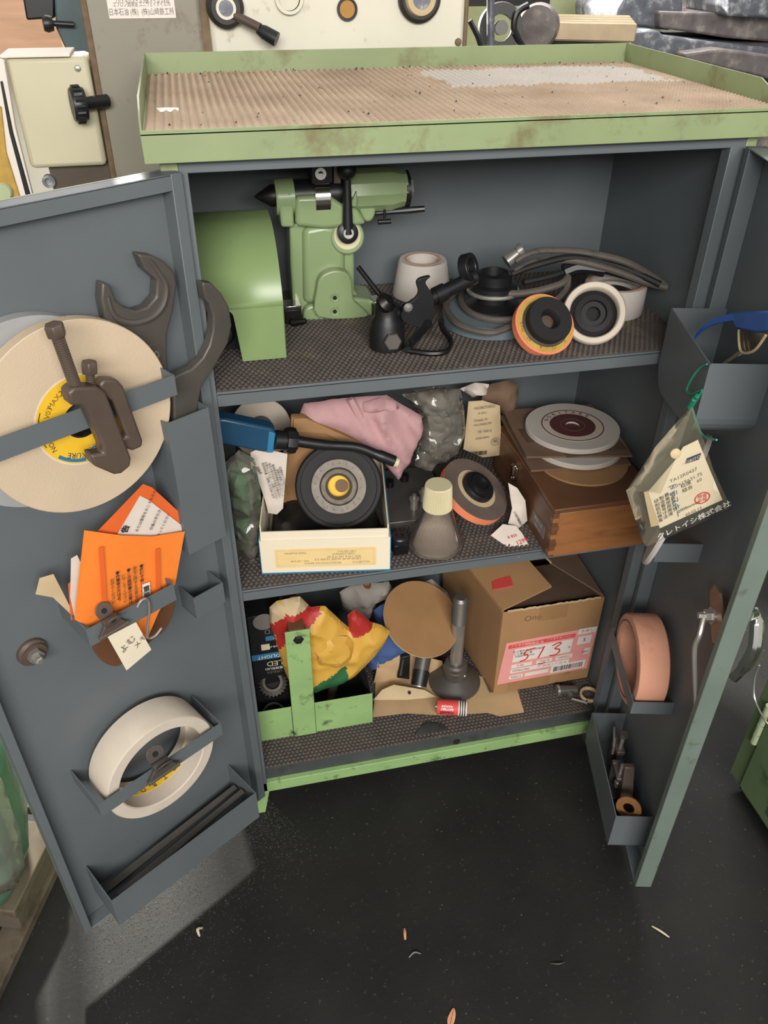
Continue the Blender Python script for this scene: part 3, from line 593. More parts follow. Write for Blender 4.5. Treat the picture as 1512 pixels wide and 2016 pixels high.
# ================================================================== top shelf
# green drum-shaped guard: section in (y, z) drawn along x
sec = [(.225, Z1), (.225, .85)] + arcpts((.180, .852), .045, 0, 90, 10) + arcpts((.1555, .807), .09, 90, 168.5, 20) + [(.0673, Z1)]
t = thing('wheel_guard', 'glossy green drum-shaped wheel guard at the left end of the top shelf', 'guard', T(0, 0, 0))
def guard(b):
    n = len(sec); xs = (-.008, .086); inn = [(y + (.134 - y) * .04, z - (z - Z1) * .035) for y, z in sec]
    for i in range(n - 1):
        (ya, za), (yb, zb) = sec[i], sec[i + 1]
        if i == n - 2: continue
        b.add([(xs[0], ya, za), (xs[1], ya, za), (xs[1], yb, zb), (xs[0], yb, zb)], [(0, 1, 2, 3)])
    y0, zt_ = sec[-2]
    globals()['SKIRT'] = [(.036, Z1 + .001), (.086, Z1 + .001), (.086, zt_), (-.008, zt_), (-.008, Z1 + .064), (.018, Z1 + .064)] + arcpts((.021, Z1 + .054), .010, 90, 0, 4)[1:] 
    b.add([(xs[1], y, z + (.001 if z < Z1 + .0005 else 0)) for y, z in sec], [tuple(range(n))])
part(t, 'guard_shell', 'green_gloss', guard, solid=.0022, smooth=40, weld=1)
part(t, 'guard_skirt', 'green_gloss', lambda b: (setattr(b, 'M', frame((0, .0673, 0), (1, 0, 0), (0, 0, 1))), b.prism(SKIRT, -.0011, .0011)), smooth=0)
part(t, 'inner_plate', 'black', lambda b: b.box(-.006, .05, .10, .102, Z1 + .002, Z1 + .085))
part(t, 'bolt_knob', 'black', lambda b: (b.lathe([(0, 0), (.016, 0), (.016, .02), (.010, .028), (0, .03)], 20, axis((.012, .098, Z1 + .03), (.2, -1, .1))),))
# tailstock
TY = .175
t = thing('tailstock', 'green cast tailstock with a black lever and a steel centre on the top shelf', 'tailstock', T(.165, TY, Z1))
inv = T(-.165, -TY, -Z1)
def tpoly(px, yf, yb, name, m, bevel=.004, sm=True, seg=3, par=None):
    P = PY(yf); pts = P.pts(px); pts = smoothed(pts, 3) if sm else pts
    o = part(par or t, name, m, lambda b: b.prism(pts, yf - yb, 0), bevel=bevel, seg=seg); o.matrix_local = inv @ P.M if par is None else Matrix(); return o
o = tpoly([(597, 633), (598, 612), (607, 603), (638, 594), (650, 580), (741, 592), (742, 629), (690, 632)], TY, TY + .055, 'base_casting', 'green_cast', sm=False)
tpoly([(626, 625), (624, 570), (632, 545), (655, 533), (680, 536), (692, 552), (696, 590), (712, 606), (722, 625)], TY - .010, TY + .03, 'front_boss', 'green_cast', .006)
tpoly([(578, 615), (572, 520), (570, 440), (640, 430), (696, 440), (698, 520), (698, 570), (716, 600), (735, 612), (735, 622), (590, 622)], TY + .012, TY + .05, 'column', 'green_cast', .006, sm=False)
tpoly([(598, 600), (596, 450), (640, 440), (680, 450), (682, 600)], TY + .004, TY + .04, 'column_rib', 'green_cast', .008, sm=False)
tpoly([(582, 446), (582, 388), (620, 386), (652, 388), (672, 402), (705, 412), (723, 442), (700, 446), (640, 452)], TY - .004, TY + .05, 'head_casting', 'green_cast', .005, sm=False)
tpoly([(688, 405), (703, 376), (704, 404), (700, 410)], TY - .006, TY + .02, 'side_pad', 'green_cast', .002, sm=False)
tpoly([(554, 448), (550, 410), (549, 380), (576, 378), (580, 448)], TY, TY + .03, 'clamp_cheek', 'green_cast', .003, sm=False)
def ax_part(name, m, prof, px, py, y, n=32, d=(1, 0, 0), bevel=0, seg=2, sm=35):
    c = AY(px, py, y); return part(t, name, m, lambda b: b.lathe(prof, n, inv @ axis(c, d)), bevel=bevel, seg=seg, smooth=sm)
YC = TY + .02
ax_part('lever_boss', 'green_cast', [(0, -.03), (.0205, -.03), (.0205, .001), (.019, .0025), (0, .0025)], 684, 466, TY + .004, 32, (0, -1, .15))
ax_part('spindle', 'black', [(0, 0), (.0165, 0), (.0165, .085), (0, .085)], 578, 383, YC)
ax_part('left_housing', 'green_cast', [(0, 0), (.020, 0), (.021, .002), (.021, .022), (0, .022)], 541, 388, YC)
ax_part('steel_centre', 'black_iron', [(0, -.026), (.003, -.022), (.0125, -.006), (.0125, .002), (0, .002)], 543, 385, YC)
ax_part('chrome_band', 'chrome', [(0, 0), (.0215, 0), (.0215, .0175), (0, .0175)], 617, 386, YC - .006)
ax_part('barrel', 'green_cast', [(0, 0), (.0255, 0), (.0255, .052), (.022, .064), (.0215, .071), (0, .071)], 684, 376, YC + .004, 12, sm=25)
ax_part('barrel_cap', 'black', [(0, 0), (.0215, 0), (.0215, .006), (0, .006)], 793, 372, YC + .004)
ax_part('hex_end', 'steel', [(0, 0), (.0145, 0), (.0145, .008), (0, .008)], 797, 372, YC + .004, 6, sm=20)
tpoly([(705, 398), (738, 400), (738, 425), (728, 437), (716, 432)], TY + .006, TY + .03, 'barrel_lug', 'green_cast', .003)
tpoly([(613, 363), (612, 322), (656, 318), (656, 362)], TY - .006, TY + .03, 'tool_block', 'black_iron', .0015, sm=False)
tpoly([(657, 362), (657, 318), (670, 318), (672, 362)], TY - .004, TY + .03, 'tool_block', 'iron_brown', .001, sm=False)
ax_part('socket_bolt', 'steel', [(0, -.003), (.003, -.003), (.003, 0), (.0065, 0), (.0065, .002), (.003, .002), (.003, -.001), (0, -.001)], 631, 342, TY - .007, 20, (0, -1, .1))
ax_part('lever_ball', 'black', [(0.0009, -.011)] + [(.011 * math.cos(R(a)), .011 * math.sin(R(a))) for a in range(-75, 76, 15)] + [(0.0009, .011)], 683, 335, TY - .012, 20)
ax_part('washer', 'cap_cream', [(0, 0), (.0165, 0), (.0165, .004), (0, .004)], 683, 463, TY + .004, 28, (0, -1, .15))
cL = AY(683, 457, TY - .004); cT = AY(683, 340, TY - .008)
part(t, 'lock_lever', 'black', lambda b: (b.lathe([(0, 0), (.0125, 0), (.0125, .008), (.0085, .010), (0, .010)], 28, inv @ axis(cL, (0, -1, .15))), b.cyl(inv @ (cL + Vector((0, -.006, 0))), inv @ cT, .0068, .0042)))
part(t, 'lever_button', 'steel', lambda b: b.lathe([(0, 0), (.0062, 0), (.0062, .002), (.004, .002), (.004, .0012), (.002, .0012), (.002, .002), (0, .002)], 20, inv @ axis(cL + Vector((0, -.010, .0015)), (0, -1, .15))))
a_ = AY(738, 420, TY + .02); b_ = AY(836, 411, TY + .005)
part(t, 'feed_handle', 'black', lambda b: b.tube([inv @ a_, inv @ (a_ * .7 + b_ * .3), inv @ (a_ * .3 + b_ * .7), inv @ b_], [.0025, .003, .0042, .0036], 10))
k_ = AY(757, 433, TY + .01)
part(t, 'thumb_screw', 'black', lambda b: (b.cyl(inv @ (k_ + Vector((0, 0, .014))), inv @ k_, .0015), b.cyl(inv @ (k_ + Vector((-.008, 0, -.002))), inv @ (k_ + Vector((.008, 0, -.002))), .003)))
for y in (586, 613):
    ax_part('socket_bolt', 'green_cast', [(0, -.001), (.003, -.001), (.003, .001), (.0055, .0015), (.0058, 0), (0, 0)], 659, y, TY - .0105, 18, (0, -1, 0))
    ax_part('bolt_socket', 'dark_hole', [(0, .0005), (.0028, .0005), (.0028, .001), (0, .001)], 659, y, TY - .0105, 6, (0, -1, 0))
for (xa, ya, rot) in ((578, 622, 0), (752, 612, 10)):
    c = AY(xa, ya, TY - .004)
    part(t, 'clamp_block', 'black_iron', lambda b: (setattr(b, 'M', inv @ T(c) @ RZ(rot)), b.box(-.012, .010, -.004, .02, -.018 if xa < 600 else -.012, .010), b.cyl((-.004, -.006, -.006), (.014, -.014, -.002), .006, .0035)), bevel=.0015)
    part(t, 'clamp_strip', 'chrome', lambda b: (setattr(b, 'M', inv @ T(c) @ RZ(rot)), b.box(-.012, .010, -.004, .02, .0102, .0145)), bevel=.0006)
# black dresser fixture with arm
FX = AZ(766, 690, Z1); fx, fy = FX.x, FX.y + .012
t = thing('dresser_fixture', 'black wheel dressing fixture with hex bolt, plate and arm beside the tailstock', 'fixture', T(fx, fy, Z1))
part(t, 'base_body', 'black', lambda b: (b.lathe([(0, 0), (.021, 0), (.021, .024), (.019, .028), (.019, .034), (.015, .04), (.015, .052), (0, .054)], 28),), bevel=.001)
part(t, 'hex_bolt', 'iron_grey', lambda b: b.lathe([(0, 0), (.0105, 0), (.0105, .007), (.009, .008), (0, .008)], 6, axis((.001, -.021, .016), (0, -1, .2))), smooth=25)
part(t, 'thumb_nut', 'black_iron', lambda b: (b.lathe([(0, 0), (.011, 0), (.012, .006), (.006, .012), (0, .012)], 18, axis((-.006, -.008, .056), (.5, -.6, .7))), b.cyl((-.006, .005, .06), (-.028, .03, .088), .003)))
pp = PY(fy - .012); pts = pp.pts(smoothed([(787, 620), (796, 600), (815, 585), (822, 572), (818, 554), (826, 545), (845, 541), (838, 548), (836, 556), (848, 575), (852, 600), (845, 640), (828, 642), (800, 634)], 3)); o0 = T(-fx, -fy, -Z1)
o = part(t, 'bracket_plate', 'black', lambda b: b.prism(pts, 0, .006), bevel=.0012); o.matrix_local = o0 @ pp.M
c = AY(804, 606, fy - .019); part(t, 'rivet', 'steel', lambda b: b.lathe([(0, .002), (.004, .0015), (.0055, 0), (0, 0)], 20, o0 @ axis(c, (0, -1, 0))))
A = AY(798, 612, fy - .005); B = AY(935, 545, fy + .02)
part(t, 'arm_rod', 'black', lambda b: (b.cyl(o0 @ A, o0 @ B, .0085, .0085), b.cyl(o0 @ A.lerp(B, .42), o0 @ A.lerp(B, .56), .0105)))
part(t, 'arm_sleeve', 'iron_brown', lambda b: b.cyl(o0 @ A.lerp(B, .12), o0 @ A.lerp(B, .3), .0092))
rc_ = AY(922, 527, fy + .02)
part(t, 'ring_end', 'black', lambda b: b.lathe([(.010, -.005), (.0165, -.006), (.0165, .006), (.010, .005)], 28, o0 @ axis(rc_, (.7, -.6, .35)), closed=True), bevel=.001)
part(t, 'side_link', 'black', lambda b: b.tube(bez([o0 @ AY(790, 650, fy), o0 @ AY(770, 632, fy), o0 @ AY(792, 612, fy - .008)], 4), .006, 8))
t = thing('eye_hook', 'black flat steel loop lying in front of the dressing fixture', 'hook', T(0, 0, Z1)); iz = T(0, 0, -Z1)
lp_ = [AZ(803, 690, Z1 + .003), AZ(850, 696, Z1 + .003), AZ(880, 690, Z1 + .004), AZ(886, 668, Z1 + .007), AZ(872, 648, Z1 + .03), AZ(868, 630, Z1 + .045)]
part(t, 'loop', 'black_iron', lambda b: b.tube(bez([iz @ q for q in lp_], 6), .0035, 8))
part(t, 'loop_leg', 'black', lambda b: b.tube(bez([iz @ AZ(803, 690, Z1 + .004), iz @ AZ(812, 672, Z1 + .006), iz @ AZ(845, 636, Z1 + .035)], 6), .005, 8))
# white tapered cup wheel
c = AZ(834, 597, Z1); cy = c.y + .034
t = thing('cup_wheel', 'white tapered cup grinding wheel behind the dressing arm', 'grinding wheel', T(c.x + .006, cy, Z1))
part(t, 'abrasive_cup', 'wheel_white', lambda b: b.lathe([(0, 0), (.039, 0), (.040, .001), (.0325, .046), (.031, .048), (.022, .048), (.020, .046), (.018, .03), (0, .03)], 48), smooth=30)
part(t, 'label_ring', 'wheel_pink', lambda b: b.lathe([(.0215, .0482), (.0245, .0482), (.0245, .0485), (.0215, .0485)], 40, closed=True))
# blue-grey disc with two black flanged hubs on top
c = Vector((.352, .120, 0))
t = thing('grinding_disc', 'blue-grey grinding disc lying flat under the coiled cable', 'grinding wheel', T(.352, .122, Z1))
part(t, 'abrasive_disc', 'wheel_bluegrey', lambda b: b.lathe(wheel_prof(.0605, .012, .016), 56, closed=True))
part(t, 'face_label', 'ink', lambda b: b.lathe([(.012, .0161), (.03, .0161), (.03, .0164), (.012, .0164)], 40, closed=True))
t = thing('wheel_hub', 'black flanged wheel hub standing on the blue-grey disc', 'hub', T(.355, .125, Z1 + .0165))
part(t, 'lower_flange', 'black', lambda b: b.lathe([(0, 0), (.034, 0), (.034, .006), (.026, .009), (.020, .011), (.020, .022), (0, .022)], 40), smooth=30)
part(t, 'chrome_ring', 'steel', lambda b: b.lathe([(.0, .022), (.033, .022), (.0335, .024), (.032, .026), (0, .026)], 40), smooth=30)
part(t, 'upper_flange', 'black', lambda b: b.lathe([(0, .026), (.030, .026), (.030, .032), (.022, .034), (.022, .045), (.018, .047), (.016, .047), (.015, .036), (0, .036)], 40), smooth=30)
# cable coil
t = thing('power_cable', 'coiled grey rubber power cable with a metal clamp draped over the wheel hub', 'cable', T(0, 0, Z1))
loops = [
    [AZ(1316, 566, Z1 + .045), AZ(1285, 545, Z1 + .055), AZ(1230, 515, Z1 + .075), AZ(1150, 497, Z1 + .082), AZ(1075, 493, Z1 + .08), AZ(1035, 502, Z1 + .072), AZ(1015, 515, Z1 + .064)],
    [AZ(1316, 566, Z1 + .045), AZ(1270, 555, Z1 + .05), AZ(1200, 530, Z1 + .065), AZ(1120, 512, Z1 + .075), AZ(1050, 518, Z1 + .072), AZ(1000, 545, Z1 + .056), AZ(985, 568, Z1 + .048), AZ(1010, 578, Z1 + .044), AZ(1060, 572, Z1 + .048), AZ(1105, 558, Z1 + .054), AZ(1118, 545, Z1 + .058)],
    [AZ(1118, 545, Z1 + .058), AZ(1112, 575, Z1 + .044), AZ(1075, 605, Z1 + .030), AZ(1030, 625, Z1 + .023), AZ(975, 630, Z1 + .020), AZ(930, 618, Z1 + .020), AZ(908, 595, Z1 + .020), AZ(914, 570, Z1 + .022), AZ(945, 552, Z1 + .028)],
    [AZ(1035, 626, Z1 + .022), AZ(1000, 645, Z1 + .018), AZ(960, 655, Z1 + .017), AZ(905, 640, Z1 + .018), AZ(880, 612, Z1 + .018), AZ(882, 590, Z1 + .02), AZ(905, 570, Z1 + .022)],
    [AZ(1285, 560, Z1 + .045), AZ(1200, 535, Z1 + .058), AZ(1140, 528, Z1 + .06), AZ(1080, 545, Z1 + .055), AZ(1030, 556, Z1 + .052)],
    [AZ(1300, 560, Z1 + .05), AZ(1220, 525, Z1 + .066), AZ(1130, 507, Z1 + .078), AZ(1060, 520, Z1 + .072), AZ(1010, 538, Z1 + .06), AZ(960, 560, Z1 + .05)],
]
def clampx(p): return Vector((min(p.x, .566), min(p.y, .277), p.z - Z1))
for i, l in enumerate(loops):
    part(t, 'cable_run', 'cable_grey' if i not in (4, 5) else 'rubber_black', lambda b: b.tube(bez([clampx(p) for p in l], 6), .0044, 8))
q = clampx(AZ(1015, 505, Z1 + .068)); part(t, 'cable_clamp', 'steel', lambda b: (b.cyl(q + Vector((-.012, 0, -.006)), q + Vector((.006, .002, .006)), .009, .007), b.lathe([(.0055, -.003), (.0085, -.003), (.0085, .003), (.0055, .003)], 20, axis(q + Vector((.006, 0, .008)), (.7, -.2, .6)), closed=True)))
part(t, 'cable_sleeve', 'black', lambda b: b.tube(bez([clampx(AZ(x, y, Z1 + z)) for x, y, z in ((1110, 535, .058), (1140, 525, .064), (1190, 530, .062))], 5), .0095, 10))
# white ring wheel and orange wheel leaning on it
c = AZ(1172, 686, Z1); n_ = Vector((-.30, -.80, .52))
def leaning(px, py, Rr, n, y=None):
    """frame of a disc of radius Rr resting on the shelf plane, facing n"""
    n = n.normalized(); up = Vector((0, 0, 1)) - n * n.z; up.normalize(); return up
n_.normalize(); up = leaning(0, 0, 0, n_); foot = AZ(1178, 688, Z1)
t = thing('ring_wheel', 'white ring grinding wheel leaning behind the orange wheel on the top shelf', 'grinding wheel', axis(foot + up * .037 + n_ * -.013 + Vector((-.006, .010, .002)), n_))
part(t, 'abrasive_ring', 'wheel_cream', lambda b: b.lathe([(.0285, 0), (.0355, 0), (.037, .002), (.037, .020), (.0355, .022), (.030, .022), (.0285, .020)], 48, closed=True), smooth=40)
part(t, 'black_hub', 'rubber_black', lambda b: b.lathe([(.0085, .002), (.0265, .002), (.028, .004), (.028, .008), (.022, .012), (.022, .015), (.0155, .017), (.0145, .012), (.0085, .012)], 40, closed=True), smooth=30)
part(t, 'hub_bore', 'dark_hole', lambda b: b.lathe([(0, .003), (.0085, .003), (.0085, .004), (0, .004)], 20))
n_ = Vector((-.45, -.75, .35)); n_.normalize(); up = leaning(0, 0, 0, n_); foot = AZ(1092, 704, Z1)
n_ = Vector((.08, -.72, .69)); n_.normalize(); up = leaning(0, 0, 0, n_)
t = thing('flanged_wheel', 'small orange-edged wheel with a black flange leaning in front of the white ring', 'grinding wheel', axis(foot + up * .0375 - n_ * .012 + Vector((0, .006, .002)), n_))
part(t, 'abrasive_disc', 'wheel_orange', lambda b: b.lathe(wheel_prof(.0375, .010, .012), 48, closed=True))
lb = part(t, 'yellow_label', 'yellow_dirty', lambda b: b.lathe([(.024, .0121), (.0355, .0121), (.0355, .0124), (.024, .0124)], 40, closed=True))
for i, ch in enumerate(('MAX', '60', 'A', '12', 'V', '38', 'K', 'RPM')): lettering(lb, RZ(90 + i * 32) @ T(0, .030, .0126), ch, .006, 'ink_brown')
part(t, 'flange', 'steel_dark', lambda b: b.lathe([(.011, .012), (.029, .012), (.0295, .014), (.028, .016), (.011, .016)], 40, closed=True))
part(t, 'black_collar', 'rubber_black', lambda b: b.lathe([(.0085, .016), (.027, .016), (.0275, .026), (.0265, .0275), (.0125, .0275), (.011, .026), (.0085, .018)], 40, closed=True), smooth=30)
part(t, 'hub_bore', 'iron_brown', lambda b: b.lathe([(0, .010), (.0100, .010), (.0100, .0125), (0, .0125)], 20))
# white cylinder wheel
c = AZ(1238, 634, Z1)
t = thing('cylinder_wheel', 'white cylindrical grinding wheel at the right end of the top shelf', 'grinding wheel', T(.522, .125, Z1))
part(t, 'abrasive_ring', 'wheel_white2', lambda b: b.lathe([(.024, .004), (.038, .0), (.0395, .002), (.0395, .036), (.038, .038), (.033, .038), (.033, .03), (.024, .03)], 48, closed=True), smooth=40)
part(t, 'label_ring', 'wheel_pink', lambda b: b.lathe([(.0332, .0382), (.0365, .0382), (.0365, .0386), (.0332, .0386)], 40, closed=True))
part(t, 'hub', 'black', lambda b: b.lathe([(0, .02), (.024, .02), (.024, .026), (.012, .03), (0, .03)], 30))
# ================================================================== middle shelf
def flat(t, name, m, P, px, z0, z1, bevel=0, sm=0, par=None):
    pts = P.pts(px); pts = smoothed(pts, sm) if sm else pts
    o = part(t, name, m, lambda b: b.prism(pts, z0, z1), bevel=bevel); o.matrix_local = t.matrix_basis.inverted() @ P.M; return o
def loc(t): return t.matrix_basis.inverted()
# white wheel carton
BM = T(.031, .026, Z2) @ RZ(-9.3); BW, BD = .168, .175
t = thing('wheel_carton', 'open white cardboard wheel box with a cream label, at the front of the middle shelf', 'box', BM)
part(t, 'outer_sleeve', 'box_white', lambda b: (b.box(0, BW, 0, .0014, .0015, .055), b.box(0, .0014, .0014, BD, .0015, .055), b.box(BW - .0014, BW, .0014, BD, .0015, .055), b.box(0, BW, BD, BD + .0014, .0015, .055)))
part(t, 'blue_base', 'box_blue', lambda b: (b.box(-.0008, BW + .0008, -.0008, BD + .002, 0, .002), b.box(BW, BW + .0012, .001, BD, .002, .056), b.box(-.0012, 0, .001, BD, .002, .056)))
part(t, 'inner_tray', 'box_white', lambda b: (b.box(.002, BW - .002, .0016, .0032, .003, .068), b.box(.002, .0035, .0032, BD - .002, .003, .078), b.box(BW - .0035, BW - .002, .0032, BD - .002, .003, .074), b.box(.002, BW - .002, BD - .0035, BD - .002, .003, .078), b.box(.002, BW - .002, .003, BD - .003, .003, .004)))
lb = part(t, 'paper_label', 'label_cream', lambda b: b.box(.018, .150, -.0004, 0, .010, .041))
part(lb, 'label_frame', 'paper_tan', lambda b: (b.box(.021, .147, -.0006, -.0004, .0130, .0134), b.box(.021, .147, -.0006, -.0004, .0376, .038), b.box(.021, .0214, -.0006, -.0004, .013, .038), b.box(.1466, .147, -.0006, -.0004, .013, .038)))
FT = frame((0, 0, 0), (1, 0, 0), (0, 0, 1)) @ RZ(180)
for s_, x, z, sz in (('MADE IN JAPAN', .045, .034, .004), ('7-0E7-00270-2', .112, .035, .0042), ('1200C33470010', .108, .031, .0045), ('SDC 170 R 100 75 R 00', .108, .0265, .0045), ('120.00 60.00 20.000 10.000 3.0', .10, .0225, .0048), ('NO. 120 S 00', .05, .0205, .0042), ('PRODUCTION NO. BASICS', .08, .0165, .004), ('NO.2 857113', .13, .0165, .004)):
    lettering(lb, T(x, -.0005, z) @ FT, s_, sz, 'ink_grey')
# black rubber wheel standing in the carton
wc = AY(667, 958, .075); n_ = Vector((-.13, -.86, .50)).normalized()
t = thing('control_wheel', 'black rubber-rimmed wheel with a steel flange standing in the white wheel box', 'grinding wheel', axis(wc, n_))
part(t, 'rubber_rim', 'rubber_black', lambda b: b.lathe([(.034, -.022), (.055, -.022), (.058, -.019), (.058, -.003), (.0555, 0), (.051, .0005), (.0505, -.003), (.036, -.003), (.034, -.004)], 64, closed=True), smooth=30)
part(t, 'steel_flange', 'flange_rust', lambda b: b.lathe([(.0245, -.02), (.037, -.02), (.037, -.001), (.036, 0), (.0255, 0), (.0245, -.003)], 56, closed=True), smooth=30)
part(t, 'hub_ring', 'flange_rust', lambda b: b.lathe([(.0145, -.02), (.0245, -.02), (.0245, .001), (.023, .002), (.018, .001), (.0145, -.003)], 48, closed=True), smooth=30)
part(t, 'bore_label', 'yellow_label', lambda b: b.lathe([(0, -.016), (.0145, -.016), (.0145, -.0155), (0, -.0155)], 32))
part(t, 'bore_core', 'card_dark', lambda b: b.lathe([(0, -.0155), (.0085, -.0155), (.0085, -.010), (0, -.010)], 28, T(.004, 0, 0)))
for i, ch in enumerate('A WA SIMIG HDCJ.I. 50'): lettering(t, RZ(200 - i * 17) @ T(0, .031, .0004), ch, .0034, 'ink')
t = thing('black_pouch', 'black crumpled pouch lying in the bottom of the white wheel box', 'pouch', BM)
b = crumple([(.008, .008), (.158, .008), (.158, .10), (.10, .13), (.008, .13)], .011, .03, .006, 22, 71, back=0); o = b.build('pouch_cloth', 'black', t, smooth=60); o.location = (0, 0, .008)
# brown card sleeve leaning behind the wheel
t = thing('card_sleeve', 'plain brown cardboard sleeve leaning behind the black wheel in the box', 'cardboard', BM)
P = PY(.125); flat(t, 'front_board', 'card_brown', P, [(574, 822), (600, 822), (700, 868), (725, 880), (735, 960), (600, 1000), (555, 990), (560, 940), (570, 870)], -.012, 0, bevel=.002)
flat(t, 'fold_edge', 'card_box', P, [(578, 822), (602, 821), (700, 866), (694, 880), (640, 852), (576, 848)], 0, .004, bevel=.001)
# printed leaflet
t = thing('leaflet', 'folded white leaflet with small print at the left side of the wheel box', 'paper', T(.05, .09, Z2)); P = PY(.09)
b = crumple(P.pts([(493, 890), (510, 882), (566, 893), (557, 1000), (545, 1012), (528, 1010), (522, 985), (510, 950), (494, 920)]), .01, 0, .003, 20, 3, back=0); o = b.build('sheet', 'paper_white', t); o.matrix_local = loc(t) @ P.M
for i, s_ in enumerate(('取扱説明書 ご使用になる前に必ず', 'お読みになり正しくお使いください', '砥石の取付は必ず指定の者が行い', '最高使用周速度を超えないこと', '側面を使用しないこと', '試運転を三分以上行うこと')):
    q = P.pt(527 + i * 6.2, 942); lettering(o, T(q.x, q.y, .0062) @ RZ(-80), s_, .0038, 'ink')
q = P.pt(505, 915); lettering(o, T(q.x, q.y, .0062) @ RZ(-68), 'No. 0064', .006, 'ink')
# air gun with blue handle
t = thing('air_gun', 'blue-handled air blow gun with a long black nozzle tube lying across the wheel box', 'tool', T(.06, .08, .6)); I_ = loc(t)
P = PY(.075)
flat(t, 'handle', 'plastic_blue', P, [(424, 822), (444, 822), (535, 841), (543, 850), (538, 887), (520, 888), (436, 872), (424, 868)], -.018, .004, bevel=.003)
flat(t, 'handle_band', 'box_blue', P, [(529, 846), (542, 850), (537, 888), (524, 888)], -.019, .0045, bevel=.001)
A = AY(540, 866, .075); B = AY(584, 868, .078)
part(t, 'collar', 'black', lambda b: (b.cyl(I_ @ A, I_ @ B, .0125, .012), b.lathe([(.010, -.007), (.0165, -.006), (.0175, 0), (.0165, .006), (.010, .007)], 10, I_ @ axis(A.lerp(B, .7), B - A), closed=True)), smooth=30)
tp = [AY(582, 868, .078), AY(640, 876, .078), AY(700, 880, .078), AY(740, 894, .074), AY(776, 908, .07)]
part(t, 'nozzle_tube', 'black', lambda b: b.tube([I_ @ p for p in bez(tp, 5)], [.0072] * 6 + [.0066] * 10 + [.0078] * 5, 12))
part(t, 'nozzle_tip', 'cap_cream', lambda b: b.cyl(I_ @ AY(775, 908, .07), I_ @ AY(783, 911, .069), .0066))
flat(t, 'trigger', 'black', P, [(436, 868), (462, 872), (466, 905), (458, 925), (444, 924), (440, 900)], -.014, -.002, bevel=.002)
# white wheel lying behind, left
t = thing('abrasive_wheel', 'cream grinding wheel half hidden behind the blue air gun', 'grinding wheel', axis(AY(515, 845, .215), (-.05, -.8, .6)))
part(t, 'abrasive_disc', 'wheel_cream', lambda b: b.lathe(wheel_prof(.042, .010, .02), 48, closed=True))
part(t, 'black_hub', 'black', lambda b: b.lathe([(.004, .012), (.016, .012), (.016, .024), (.004, .024)], 30, closed=True))
# wrapped green part
t = thing('wrapped_part', 'green tool wrapped in clear plastic at the left end of the middle shelf', 'package', T(.015, .08, Z2)); P = PY(.085)
b = crumple(P.pts([(443, 925), (466, 905), (492, 918), (500, 990), (492, 1075), (470, 1090), (458, 1040), (446, 980)]), .01, .02, .006, 22, 5); o = b.build('green_body', 'bag_green', t); o.matrix_local = loc(t) @ P.M
P2 = PY(.07); b = crumple(P2.pts([(440, 910), (470, 885), (500, 900), (512, 960), (516, 1040), (508, 1105), (480, 1112), (466, 1085), (452, 1000)]), .006, .012, .010, 40, 6); o = b.build('plastic_wrap', 'clear_film', t, smooth=25); o.matrix_local = loc(t) @ P2.M
# pink cloth
t = thing('cloth_rag', 'pink cotton rag draped over the back of the middle shelf', 'cloth', T(.18, .17, .6)); P = PY(.15)
b = crumple(P.pts([(598, 792), (640, 786), (700, 780), (760, 775), (795, 797), (828, 815), (832, 840), (820, 880), (800, 915), (782, 941), (768, 925), (752, 905), (720, 895), (690, 870), (640, 845), (600, 830), (588, 815)]), .0045, .014, .010, 9, 11, warp=lambda p: ((p.x * .86 + p.y * .5) * 3.2, (-p.x * .5 + p.y * .86) * .8)); o = b.build('folded_cloth', 'cloth_pink', t, smooth=60); o.matrix_local = loc(t) @ P.M
fp = [AY(x, y, .135) for x, y in ((690, 785), (705, 815), (720, 845), (745, 880), (765, 905))]
part(t, 'cloth_fold', 'cloth_pink', lambda b: b.tube([loc(t) @ p for p in bez(fp, 5)], [.004 + .004 * math.sin(math.pi * i / 20) for i in range(21)], 10))
b = crumple(P.pts([(705, 800), (712, 783), (745, 775), (775, 780), (782, 795), (750, 802), (725, 805)]), .006, .014, .004, 30, 12); o = b.build('cloth_bunch', 'cloth_pink', t, smooth=60); o.matrix_local = loc(t) @ P.M @ T(0, 0, .012)
# clear bag
t = thing('plastic_bag', 'crumpled clear plastic bag between the pink rag and the tan paper bag', 'bag', T(.33, .19, .58)); P = PY(.165)
b = crumple(P.pts([(790, 775), (850, 765), (905, 762), (912, 800), (915, 850), (900, 890), (870, 905), (840, 925), (815, 915), (825, 860), (834, 815)]), .006, .016, .011, 34, 14); o = b.build('clear_sheet', 'clear_film', t, smooth=25); o.matrix_local = loc(t) @ P.M
b = crumple(P.pts([(815, 775), (880, 768), (900, 800), (890, 870), (850, 900), (838, 850)]), .007, .012, .010, 40, 15); o = b.build('inner_fold', 'clear_film', t, smooth=25); o.matrix_local = loc(t) @ P.M @ T(0, 0, -.015)
